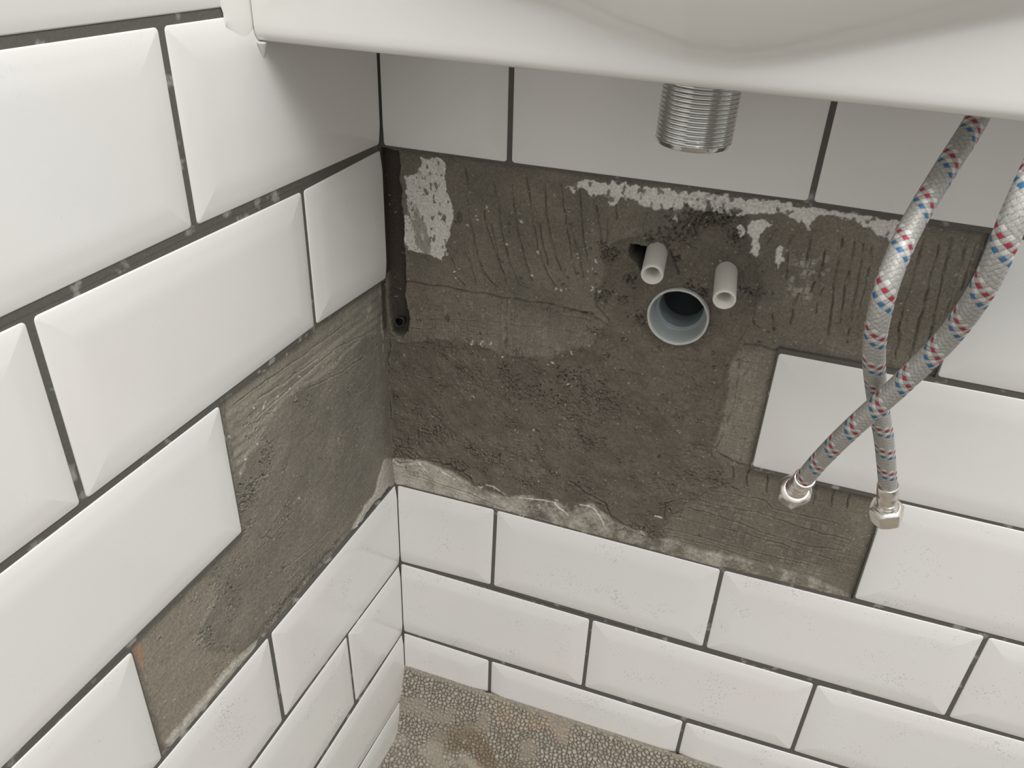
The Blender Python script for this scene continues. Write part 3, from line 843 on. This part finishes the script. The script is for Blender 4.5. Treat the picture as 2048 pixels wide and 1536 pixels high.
    specks_into(col, h, u, z, None, st, u0, z0, rng, 900, (0.16, 0.40), C_PALE)
    # hair-thin white plaster lines along the bottom
    for P in D['WHL']:
        mm, dist = linedist(P, u + 1.5 * fbm(u, z, 6, 63, 3), z + 1.5 * fbm(u, z, 6, 67, 3))
        g = np.exp(-(dist / 0.55) ** 2)
        h[mm] += 0.4 * g
        c = col[mm]
        col[mm] = c * (1 - g[:, None] * 0.9) + C_PLASTER * 1.05 * g[:, None] * 0.9
    # deep hole beside the left pipe and sockets for the pipes
    s = sdf(D['HOLE'], u + 1.4 * fbm(u, z, 4, 47, 3), z + 1.4 * fbm(u, z, 4, 53, 3))
    m = ss(-0.4, 0.6, s)
    h = h * (1 - m) + -52.0 * m
    col = mixc(col, m, C_GAP * 0.6)  # dark brick tone that also stands in for shade in the hole
    for cx, cz, r in PIPE_HOLES:
        dd = np.hypot(u - cx, z - cz)
        m = ss(r + 0.3, r - 0.3, dd)
        h = h * (1 - m) + (-73.5 if r > 15 else -66.0) * m
        if r > 15:      # fill banked up round the socket, higher above it
            bank = np.exp(-((dd - r - 2.6) / 2.6) ** 2) * (0.9 + 1.5 * ss(-10, 18, (z - cz) - 0.4 * (u - cx)) + 1.0 * n_md)
            h += bank * (dd > r)
    P = back_xyz(u, z, h)
    return grid_mesh('adhesive_bed', P, np.clip(col, 0.005, 0.9), flip=False)


DRAIN = (231.0, 425.9)
PIPE_HOLES = [(DRAIN[0], DRAIN[1], 20.2), (208.9, 469.0, 7.0), (257.8, 462.6, 7.0)]
bed = link('adhesive_bed', back_bed(), M_MORTAR, wall_back)


def left_bed():
    st = 0.6
    u0, u1, z0, z1 = -22.0, 304.0, 199.0, 520.0
    us = np.arange(u0, u1, st)
    zs = np.arange(z0, z1, st)
    u, z = np.meshgrid(us, zs)
    rng = np.random.RandomState(5)
    wu = u + 3.5 * fbm(u, z, 12, 1, 4)
    wz = z + 3.5 * fbm(u, z, 12, 9, 4)
    n_lo = fbm(u, z, 50, 21, 4)
    n_md = fbm(u, z, 12, 33, 4)
    n_hi = fbm(u, z, 2.6, 43, 3)
    h = -3.6 + 0.9 * n_lo + 0.5 * n_md + 0.12 * n_hi + 0.15 * fbm(u * 0.3, z * 1.5, 4, 51, 3)
    col = np.ones(u.shape + (3,)) * C_LEFT
    col = col * (1 + 0.24 * fbm(u, z, 30, 91, 5) + 0.12 * n_hi)[..., None]
    m = ss(-2, 1.5, sdf(D['LITL'], wu, wz))
    h += m * (-0.8 + 0.18 * np.sin((z - u * 0.02) / 7.5 * 2 * math.pi))
    col = mixc(col, m * (0.35 + 0.35 * ss(-0.1, 0.3, fbm(u * 0.2, z, 9, 95, 3))), C_LIGHT)
    m = ss(-2, 2, sdf(D['LIT2L'], wu, wz))
    h += m * -0.8
    col = mixc(col, m * 0.45, C_LIGHT * np.array([1.03, 1.0, 0.93]))
    m = ss(-0.8, 1.2, sdf(D['SILVL'], wu, wz))
    col = mixc(col, m * 0.6, C_PALE * np.array([0.95, 0.97, 1.0]))
    h = h * (1 - m) + (-1.2 - 0.05 * np.clip(z - 205, 0, 30) + 0.5 * n_md) * m
    for P in D['ORL']:
        m = ss(-1.0, 1.2, sdf(P, wu, wz))
        col = mixc(col, m * 0.65, C_ORANGE)
    m = ss(-0.6, 1.2, sdf(D['SMEARL'], wu, wz))
    col = mixc(col, m * 0.85, C_PALE * 1.05)
    h = h * (1 - m) + (-0.8 - 0.06 * np.clip(z - 204, 0, 40) + 0.8 * n_md + 0.4 * n_hi) * m
    # rough dark strip along the lower tiles
    s = np.exp(-((z - 208.5 - 2 * n_md) / 3.0) ** 2) * ss(75, 95, u) * ss(215, 180, u)
    h += s * (-1.2 + 2.6 * fbm(u, z, 3.5, 210, 3))
    col = mixc(col, np.clip(s * 0.6, 0, 1), C_DARK * 0.9)
    # darker band in the corner
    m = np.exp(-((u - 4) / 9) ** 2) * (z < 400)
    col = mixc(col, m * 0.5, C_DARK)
    # pale scraped streak and lip near the gap
    m = np.exp(-((u - 4 - (400 - z) * 0.02) / 1.6) ** 2) * ss(325, 345, z) * ss(410, 395, z) * ss(-0.3, 0.1, fbm(u, z, 8, 220, 3))
    col = mixc(col, m * 0.6, C_PALE)
    g = (u < 1.5) & (z > 360)
    mg = ss(2.4, 0.6, u + 1.0 * n_md) * ss(358, 368, z)
    col = mixc(col, mg, C_GAP)
    h = np.where(u < 1.5, np.minimum(h, -4.0), h)
    m = np.exp(-((u - 22) / 3.0) ** 2 - ((z - 394) / 3.6) ** 2)
    col = mixc(col, np.clip(m * 1.2, 0, 1) * 0.7, C_PALE)
    cracks_into(h, u, z, D['CRL'])
    pits_into(h, u, z, st, u0, z0, D['PTL'], rng, 0.5)
    extra = []
    for i in range(110):
        extra.append((rng.uniform(5, 280), rng.uniform(208, 400), rng.uniform(1, 5), rng.randint(1, 4), rng.uniform(0.4, 0.9)))
    pits_into(h, u, z, st, u0, z0, extra, rng, 0.5)
    specks_into(col, h, u, z, D['FLKL'], st, u0, z0, rng, len(D['FLKL']))
    specks_into(col, h, u, z, None, st, u0, z0, rng, 500, (0.2, 0.42), C_PALE)
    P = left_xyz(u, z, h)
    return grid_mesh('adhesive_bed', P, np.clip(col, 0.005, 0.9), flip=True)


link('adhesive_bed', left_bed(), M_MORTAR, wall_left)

# ------------------------------------------------------------------ floor and floor covering
fl = link('floor', poly_mesh('floor', [(-0.25, 0.16, -0.153), (1.15, 0.16, -0.153), (1.15, -1.15, -0.153), (-0.25, -1.15, -0.153),
                                      (-0.25, 0.16, -0.20), (1.15, 0.16, -0.20), (1.15, -1.15, -0.20), (-0.25, -1.15, -0.20)],
                            [(0, 1, 2, 3)[::-1], (4, 5, 6, 7), (0, 4, 5, 1), (1, 5, 6, 2), (2, 6, 7, 3), (3, 7, 4, 0)], smooth=False), M_SUB)
tag(fl, 'floor slab under the nubby floor covering', None, kind='structure')


def worley(x, s, a, jit, seed):
    """distance to nearest and second nearest jittered centre on an a-spaced lattice"""
    rr = np.random.RandomState(seed)
    jx = rr.rand(128, 128) - 0.5
    jy = rr.rand(128, 128) - 0.5
    hv = rr.rand(128, 128)
    X = x / a
    Y = s / a
    xi = np.floor(X).astype(int)
    yi = np.floor(Y).astype(int)
    d1 = np.full(x.shape, 9.0)
    d2 = np.full(x.shape, 9.0)
    v = np.zeros(x.shape)
    for i in (-1, 0, 1):
        for j in (-1, 0, 1):
            cx = (xi + i) % 128
            cy = (yi + j) % 128
            d = np.hypot(X - (xi + i + 0.5 + jit * jx[cx, cy]), Y - (yi + j + 0.5 + jit * jy[cx, cy]))
            nn = d < d1
            d2 = np.where(nn, d1, np.minimum(d2, d))
            v = np.where(nn, hv[cx, cy], v)
            d1 = np.where(nn, d, d1)
    return d1, d2, v


def covering(x, s):
    """x along the back wall, s down its turned-up edge and out over the floor (mm)"""
    # profile of the turned-up edge
    R = 16.0
    A = math.atan2(22.0, 90.0)                # lean of the upright part from vertical
    up = 86.0
    y = np.zeros_like(s)
    z = np.zeros_like(s)
    ny_ = np.zeros_like(s)
    nz_ = np.zeros_like(s)
    m1 = s < up
    y[m1] = -1.5 - s[m1] * math.sin(A)
    z[m1] = -50.0 - s[m1] * math.cos(A)
    ny_[m1] = -math.cos(A)
    nz_[m1] = math.sin(A)
    arc = R * (math.pi / 2 - A)
    m2 = (s >= up) & (s < up + arc)
    t = (s[m2] - up) / R
    y0 = -1.5 - up * math.sin(A)
    z0 = -50.0 - up * math.cos(A)
    cy = y0 - R * math.cos(A)
    cz = z0 + R * math.sin(A)
    y[m2] = cy + R * np.cos(A + t)
    z[m2] = cz - R * np.sin(A + t)
    ny_[m2] = -np.cos(A + t)
    nz_[m2] = np.sin(A + t)
    m3 = s >= up + arc
    y[m3] = cy - (s[m3] - up - arc)
    z[m3] = cz - R
    nz_[m3] = 1
    wx = x + 1.0 * fbm(x, s, 12, 301, 3)
    ws = s + 1.6 * fbm(x, s, 14, 311, 3)
    d1, d2, v = worley(wx, ws, 4.5, 0.85, 3)
    nub = ss(0.0, 0.45, d2 - d1)
    dome = np.clip(1 - d1 * d1 * 1.7, 0, 1) ** 0.6
    lumps = fbm(x, s, 3.0, 321, 3)
    dust = ss(-0.02, 0.22, fbm(x, s, 26, 331, 4) + 0.34 * np.exp(-((x - 22) / 34) ** 2 - ((s - 100) / 26) ** 2) - 0.14)
    dust = np.maximum(dust, ss(9, 4, s + 3 * fbm(x, s, 8, 341, 3)))
    hh = (2.6 * dome * nub * (0.6 + 0.6 * v)) * (1 - 0.85 * dust) + dust * (1.1 + 0.5 * lumps) + 0.3 * lumps
    big = 1.2 * fbm(x, s, 50, 351, 3)
    hh = hh + big
    col = np.ones(x.shape + (3,)) * np.array([0.40, 0.365, 0.30])
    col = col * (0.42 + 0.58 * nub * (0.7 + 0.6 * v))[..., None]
    col = mixc(col, dust * 0.75, np.array([0.35, 0.315, 0.255]))
    st = np.exp(-((x - 98) / 36) ** 2 - ((s - 78) / 28) ** 2) * 1.9 * ss(-0.2, 0.2, fbm(x, s, 18, 361, 4) + 0.06)
    col = mixc(col, np.clip(st, 0, 1) * 0.75, np.array([0.22, 0.17, 0.115]))
    pk = np.exp(-((x - 150) / 42) ** 2 - ((s - 22) / 16) ** 2) * ss(-0.2, 0.25, fbm(x, s, 12, 371, 4) + 0.05)
    col = mixc(col, np.clip(pk, 0, 1) * 0.45, np.array([0.48, 0.33, 0.24]))
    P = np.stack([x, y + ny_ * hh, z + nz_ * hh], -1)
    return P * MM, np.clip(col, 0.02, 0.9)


xs = np.r_[np.arange(-0.5, 345, 0.55), np.arange(345, 1130, 2.3)]
s_ = np.r_[np.arange(0, 170, 0.55), np.arange(170, 1100, 2.3)]
X_, S_ = np.meshgrid(xs, s_)
# the left edge of the covering follows the wall
X_ = X_ + (-0.5 - S_ * 0.0) * 0
Pc, Cc = covering(X_, S_)
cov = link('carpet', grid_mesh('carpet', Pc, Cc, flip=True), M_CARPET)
tag(cov, 'beige nubby carpet with brown stains, turned up against the tiles at the bottom', 'carpet')

# ------------------------------------------------------------------ wash basin
def basin():
    root = empty('wash_basin', (0.0, 0.0, 0.6))
    YF = 131.0
    nx = 260
    X = np.linspace(-3.9, 490, nx)
    prof = []          # (y, z, bulge weight)
    # underside lip, rounded bottom edge, front, rim, bowl, back
    for y, z in ((2, 646), (60, 645), (100, 640), (114, 628), (118.5, 615), (119.5, 609)):
        prof.append((y, z, 0))
    for a in np.linspace(0, 180, 13):
        r = 6.0 if True else 0
        ar = math.radians(a)
        prof.append((YF - r - 0.2 + 0 - r * math.cos(ar), 609 - r * math.sin(ar), 0))
    for z in np.linspace(611, 712, 90):
        prof.append((YF, z, 1))
    for a in np.linspace(0, 90, 8):
        ar = math.radians(a)
        prof.append((YF - 9 * (1 - math.cos(ar)), 712 + 9 * math.sin(ar), 1 - a / 120))
    for t in np.linspace(0, 1, 26)[1:]:
        prof.append((YF - 9 - t * 118, 721, -1))
    prof.append((2, 721, 0))
    P = np.zeros((len(prof), nx, 3))
    AR = np.array(D['ARC'])
    zc = np.interp(X, AR[:, 0], AR[:, 1], left=AR[0, 1] + 0, right=AR[-1, 1])
    # extend the arc upward outside the measured span
    zc = zc + np.where(X < AR[0, 0], (AR[0, 0] - X) ** 2 * 0.004 + (AR[0, 0] - X) * 0.30, 0)
    zc = zc + np.where(X > AR[-1, 0], (X - AR[-1, 0]) ** 2 * 0.004 + (X - AR[-1, 0]) * 0.28, 0)
    for i, (y, z, w) in enumerate(prof):
        yy = np.full(nx, y)
        zz = np.full(nx, z)
        if w > 0:
            t = zz - zc
            # the bowl swells out of the flat apron above the curved line
            b = BULGE(t)
            yy = yy + b * w
        if w < 0:
            # bowl hollow on top
            tx = (X - 240) / 170.0
            ty = (y - 62) / 46.0
            q = np.clip(1 - (np.abs(tx) ** 2.6 + np.abs(ty) ** 2.6), 0, 1)
            zz = zz - 62 * q ** 0.55
        P[i, :, 0] = X
        P[i, :, 1] = -yy
        P[i, :, 2] = zz
    P = P * MM
    P[:, :, 2] -= 0.6
    me = grid_mesh('basin_body', P, flip=True)
    body = link('basin_body', me, M_CERAMIC, root)
    for col_ in (0, nx - 1):       # end walls
        mb = MB()
        ring = [tuple(P[i, col_]) for i in range(len(prof))]
        b0 = len(mb.v)
        mb.v += ring
        f = tuple(b0 + i for i in range(len(ring)))
        mb.f.append(f if col_ else f[::-1])
        mb.sm.append(False)
        mb.build('basin_end', M_CERAMIC, root)
    tag(root, 'white ceramic wash basin with a swelling bowl, seen from in front at the top edge', 'basin')
    # threaded waste under the bowl
    cx, cy, zt, zb = 229.3, -75.0, 648.0, 564.5
    prof = []
    z = zt
    pitch = 2.33
    while z > zb + 2.5:
        for q, r in ((0, 19.45), (0.35, 20.55), (0.5, 20.75), (0.65, 20.55)):
            prof.append((zt - z + q * pitch, r))
        z -= pitch
    L = zt - zb
    prof += [(L - 1.6, 19.5), (L - 0.4, 19.2), (L, 18.4), (L, 17.2), (L - 3, 17.0), (L - 50, 17.0)]
    m2 = MB()
    m2.loops(lathe_rings((cx, cy, zt - 600), (-0.004, 0.0, -1), prof, 96))
    wt = m2.build('threaded_waste', M_CHROME, root)
    tag(wt, 'chrome threaded waste tail')
    m3 = MB()
    m3.loops(lathe_rings((cx, cy, 52), (0, 0, -1), [(0, 21), (0, 29), (1, 30), (7, 30), (8, 29), (8, 21)], 48))
    m3.build('lock_nut', M_CHROME, root)
    return root


def BULGE(t):
    t = np.clip(t, -14, 200)
    a = ss(-10, 8, t) * (t + 5) * 1.05
    far = 62 * (1 - np.exp(-np.maximum(a, 0) / 62))
    return far


basin()

# sealant bead between basin end and left wall
sb = MB()
ringz = np.linspace(724, 596, 40)
R0 = []
for i, zz in enumerate(ringz):
    wob = 0.7 * math.sin(i * 0.9) + 0.4 * math.sin(i * 2.1)
    wdt = 15 + wob if zz > 612 else max(1.0, 11 + wob * 0.5 - (612 - zz) * 0.55)
    cu = 133.5
    h1 = 1.0
    ring = []
    for a in np.linspace(0, math.pi, 10):
        ring.append(left_xyz(np.array(cu + 5 + wdt * 0.95 * -math.cos(a)), np.array(zz), np.array(0.1 + h1 * math.sin(a) ** 0.7)))
    R0.append(ring)
sb.loops(R0, closed=False)
dr = []
for t in np.linspace(0, 1, 9):        # little pulled drip
    r = 2.6 * (1 - t) ** 0.8 + 0.15
    c = left_xyz(np.array(128 - 2.5 * t), np.array(603 - 9 * t), np.array(3.5 - 2.0 * t)) / MM
    dr.append([(c + r * (math.cos(k) * LD + math.sin(k) * LN)) * MM for k in np.linspace(0, 2 * math.pi, 12, endpoint=False)])
sb.loops(dr, cap0=True)
s_o = sb.build('sealant_bead', M_SEAL)
tag(s_o, 'smeared white sealant joining the left end of the basin to the tiles', 'sealant')

# ------------------------------------------------------------------ pipes in the wall
def stub(name, base, tip, label):
    root = empty(name, tuple(np.array(base) * MM))
    base = np.array(base, float)
    tip = np.array(tip, float)
    L = np.linalg.norm(tip - base)
    d = (tip - base) / L
    mb = MB()
    prof = [(-24, 7.5), (L - 6, 7.5), (L - 1.2, 7.6), (L - 0.3, 7.4), (L, 7.0), (L, 6.1), (L - 0.8, 5.7), (L - 1.6, 5.5), (L - 2.4, 4.6), (-24, 4.5)]
    rr = lathe_rings((0, 0, 0), d, prof, 48)
    mb.loops(rr)
    mb.build('pipe_tube', M_WHITEPVC, root)
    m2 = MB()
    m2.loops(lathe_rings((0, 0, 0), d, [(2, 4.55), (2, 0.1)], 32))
    m2.build('bore_shade_disc', M_BORE_SHADE, root)  # near-black disc across the bore, standing in for the shade inside
    tag(root, label, 'pipe')
    return root


M_BORE_SHADE = plain('bore_shade', (0.02, 0.02, 0.018), 0.6)  # shade of the pipe bores put into a colour
stub('water_pipe', (209.0, 3, 469.4), (211.6, -27, 464.6), 'short off-white pipe stub beside the black hole, left of the pair')
stub('water_pipe', (257.8, 4, 463.0), (260.9, -29, 456.6), 'short off-white pipe stub right of the grey drain socket')


def drain():
    root = empty('drain_socket', (DRAIN[0] * MM, 0, DRAIN[1] * MM))
    mb = MB()
    o = (0, 0, 0)
    d = (0.0, -1.0, 0.0)
    mb.loops(lathe_rings(o, d, [(-30, 21.6), (2.0, 21.7), (2.4, 21.5), (2.4, 20.3), (1.0, 20.0), (-11.0, 19.5), (-13.5, 19.2)], 96))
    mb.build('socket', M_GREYPVC, root)
    mr = MB()
    mr.loops(lathe_rings(o, d, [(2.2, 21.8), (3.0, 22.0), (3.7, 21.6), (3.9, 21.0), (3.6, 20.4), (2.4, 20.1)], 96,
                         shape=lambda th, i: 1 + 0.004 * math.sin(7 * th) + 0.003 * math.sin(17 * th + i)))
    tag(mr.build('rim', M_RIM, root), 'scuffed pale rim')
    m2 = MB()
    m2.loops(lathe_rings(o, d, [(-13.5, 19.3), (-14.5, 18.6), (-15.0, 17.2), (-14.6, 16.4), (-16.0, 16.0), (-36.0, 15.9)], 96))
    m2.build('inner_pipe', M_GREYPVC2, root)
    m3 = MB()                                   # bend at the back of the pipe
    rings = []
    for t in np.linspace(0, 75, 14):
        a = math.radians(t)
        c = np.array([0, 35 + 20 * math.sin(a), -20 * (1 - math.cos(a))])
        dy = np.array([0, math.cos(a), -math.sin(a)])
        up = np.array([0, math.sin(a), math.cos(a)])
        rings.append([(c + 15.9 * (math.cos(k) * np.array([1, 0, 0]) + math.sin(k) * up)) * MM for k in np.linspace(0, 2 * math.pi, 48, endpoint=False)])
    m3.loops(rings, cap1=True)
    m3.build('bend', M_GREYPVC3, root)
    tag(root, 'round grey plastic drain socket set in the dark cement under the two small pipes', 'drain pipe')


M_RIM = plain('scuffed_plastic_rim', (0.62, 0.62, 0.57), 0.6, bump=0.6, bscale=400, var=0.35)
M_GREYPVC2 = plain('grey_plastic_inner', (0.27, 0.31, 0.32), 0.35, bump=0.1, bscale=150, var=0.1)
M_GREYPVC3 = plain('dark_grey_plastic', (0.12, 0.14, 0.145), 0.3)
drain()

# small broken pipe end at the foot of the corner gap
pe = MB()
pe.loops(lathe_rings((6.5, 9.0, 372.0), (0.25, -1.0, 0.35), [(-6, 4.2), (7, 4.3), (7.6, 4.1), (7.6, 3.4), (6, 3.2), (-6, 3.2)], 28,
                     shape=lambda th, i: 1 + 0.06 * math.sin(3 * th)))
peo = pe.build('pipe_end', plain('dark_glossy_plastic', (0.03, 0.03, 0.032), 0.18))
tag(peo, 'small black glossy pipe end at the foot of the dark gap in the corner', 'pipe end')


# ------------------------------------------------------------------ braided hoses
def catmull(P, n=40):
    P = np.array(P, float)
    P = np.vstack([2 * P[0] - P[1], P, 2 * P[-1] - P[-2]])
    out = []
    for i in range(1, len(P) - 2):
        p0, p1, p2, p3 = P[i - 1:i + 3]
        for t in np.linspace(0, 1, n, endpoint=False):
            out.append(0.5 * ((2 * p1) + (-p0 + p2) * t + (2 * p0 - 5 * p1 + 4 * p2 - p3) * t * t + (-p0 + 3 * p1 - 3 * p2 + p3) * t ** 3))
    out.append(P[-2])
    return np.array(out)


def hose(name, pts, end, phase, label, swirl, hexw=(0.35, 1.0, 1.0, 1.0, 0.6)):
    root = empty(name, tuple(np.array(end[1]) * MM))
    org = np.array(end[1], float)
    C_ = catmull(pts)
    seg = np.r_[0, np.cumsum(np.linalg.norm(np.diff(C_, axis=0), axis=1))]
    st = 0.35
    s = np.arange(0, seg[-1], st)
    c = np.stack([np.interp(s, seg, C_[:, k]) for k in range(3)], 1)
    for _ in range(60):            # smooth the centre line
        c[1:-1] = 0.25 * c[:-2] + 0.5 * c[1:-1] + 0.25 * c[2:]
    T = np.gradient(c, axis=0)
    T /= np.linalg.norm(T, axis=1)[:, None]
    a = np.cross(T[0], [0, 1, 0])
    A = []
    for t in T:
        a = a - t * (a @ t)
        a /= np.linalg.norm(a)
        A.append(a.copy())
    A = np.array(A)
    Bv = np.cross(T, A)
    n = 128
    th = np.arange(n) / n
    TH, SS = np.meshgrid(th, s)
    # two families of flat strands: 24 carriers, herringbone weave
    pitch = 24.0
    p = SS / pitch + phase
    NC = 8
    h1 = (TH + p) * NC
    h2 = (TH - p) * NC
    f1 = h1 % 1
    f2 = h2 % 1
    i1 = np.floor(h1).astype(int)
    i2 = np.floor(h2).astype(int)
    over = ((i1 + i2) // 1) % 2 == 0          # which family lies on top
    prof1 = np.sin(np.pi * f1) ** 0.3
    prof2 = np.sin(np.pi * f2) ** 0.3
    hgt = np.where(over, prof1, prof2)
    # fine wires inside each strand
    wires = np.where(over, np.abs(np.sin(np.pi * f1 * 4)), np.abs(np.sin(np.pi * f2 * 4)))
    r = 5.3 + 0.28 * hgt + 0.24 * wires
    ct, sn = np.cos(TH * 2 * np.pi), np.sin(TH * 2 * np.pi)
    P = c[:, None, :] + r[..., None] * (ct[..., None] * A[:, None, :] + sn[..., None] * Bv[:, None, :])
    base = np.array([0.58, 0.565, 0.525])
    col = np.ones(P.shape) * base
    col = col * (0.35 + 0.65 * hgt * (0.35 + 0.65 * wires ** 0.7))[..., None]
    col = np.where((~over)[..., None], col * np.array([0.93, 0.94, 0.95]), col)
    k1 = i1 % NC
    red = (k1 == 2) & over & (prof1 > 0.6)
    blu = (k1 == 4) & over & (prof1 > 0.6)
    col[red] = np.array([0.40, 0.045, 0.075])
    col[blu] = np.array([0.05, 0.17, 0.34])
    wht = ((k1 == 3) | (k1 == 1)) & over & (prof1 > 0.6)
    col[wht] = np.array([0.70, 0.69, 0.66])
    P = (P - org) * MM
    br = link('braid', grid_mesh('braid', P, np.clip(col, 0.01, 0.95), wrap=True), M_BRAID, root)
    # crimped ferrule
    e0 = np.array(end[0], float)
    e1 = np.array(end[1], float)
    d = T[-1] * 0.25 + (e1 - e0) / np.linalg.norm(e1 - e0) * 0.75
    d /= np.linalg.norm(d)
    L = np.linalg.norm(e1 - e0)
    fer = MB()
    o = e0 - org
    fer.loops(lathe_rings(o, d, [(-1.2, 5.5), (-1.4, 6.6), (-1.0, 6.9), (7.0, 6.8), (8.2, 6.3), (9.6, 6.3), (10.6, 6.7), (15.5, 6.6), (17.0, 6.0), (18.0, 5.8), (18.6, 6.4), (20.5, 7.4), (22.5, 7.4)], 48))
    fer.build('ferrule', M_STEEL, root)
    # swivel nut: round collar that turns into a hexagon, hollow underneath
    z0 = L - 18.5
    def hexs(th_, i):
        if i in (4, 5, 6, 7, 8):
            w = hexw[i - 4]
            a6 = (th_ + swirl) % (math.pi / 3) - math.pi / 6
            hx = math.cos(math.pi / 6) / math.cos(a6)
            return 1 + w * (hx / 0.955 - 1)
        return 1
    nut = MB()
    pr = [(z0 + 0.8, 5.0), (z0 + 0.2, 6.6), (z0, 7.4), (z0 + 0.3, 8.6), (z0 + 1.4, 10.3), (z0 + 2.6, 10.9), (z0 + 3.0, 11.0), (z0 + 12.4, 11.0), (z0 + 13.6, 10.4), (z0 + 14, 9.6), (z0 + 14, 8.4), (z0 + 12, 8.1), (z0 + 3, 8.1), (z0 + 3, 1.0)]
    nut.loops(lathe_rings(o, d, pr, 72, shape=hexs))
    nut.build('swivel_nut', M_STEEL, root)
    tag(root, label, 'hose', 'braided water hoses hanging from the basin')
    return root


hose('braided_hose', D['HA'], D['HAe'], 0.62, 'braided water hose that passes behind the other and ends in the right hexagonal nut', 0.2)
hose('braided_hose', D['HB'], D['HBe'], 0.15, 'braided water hose that crosses in front and ends in the left round-backed nut', 0.5, (0.0, 0.15, 0.55, 1.0, 0.8))
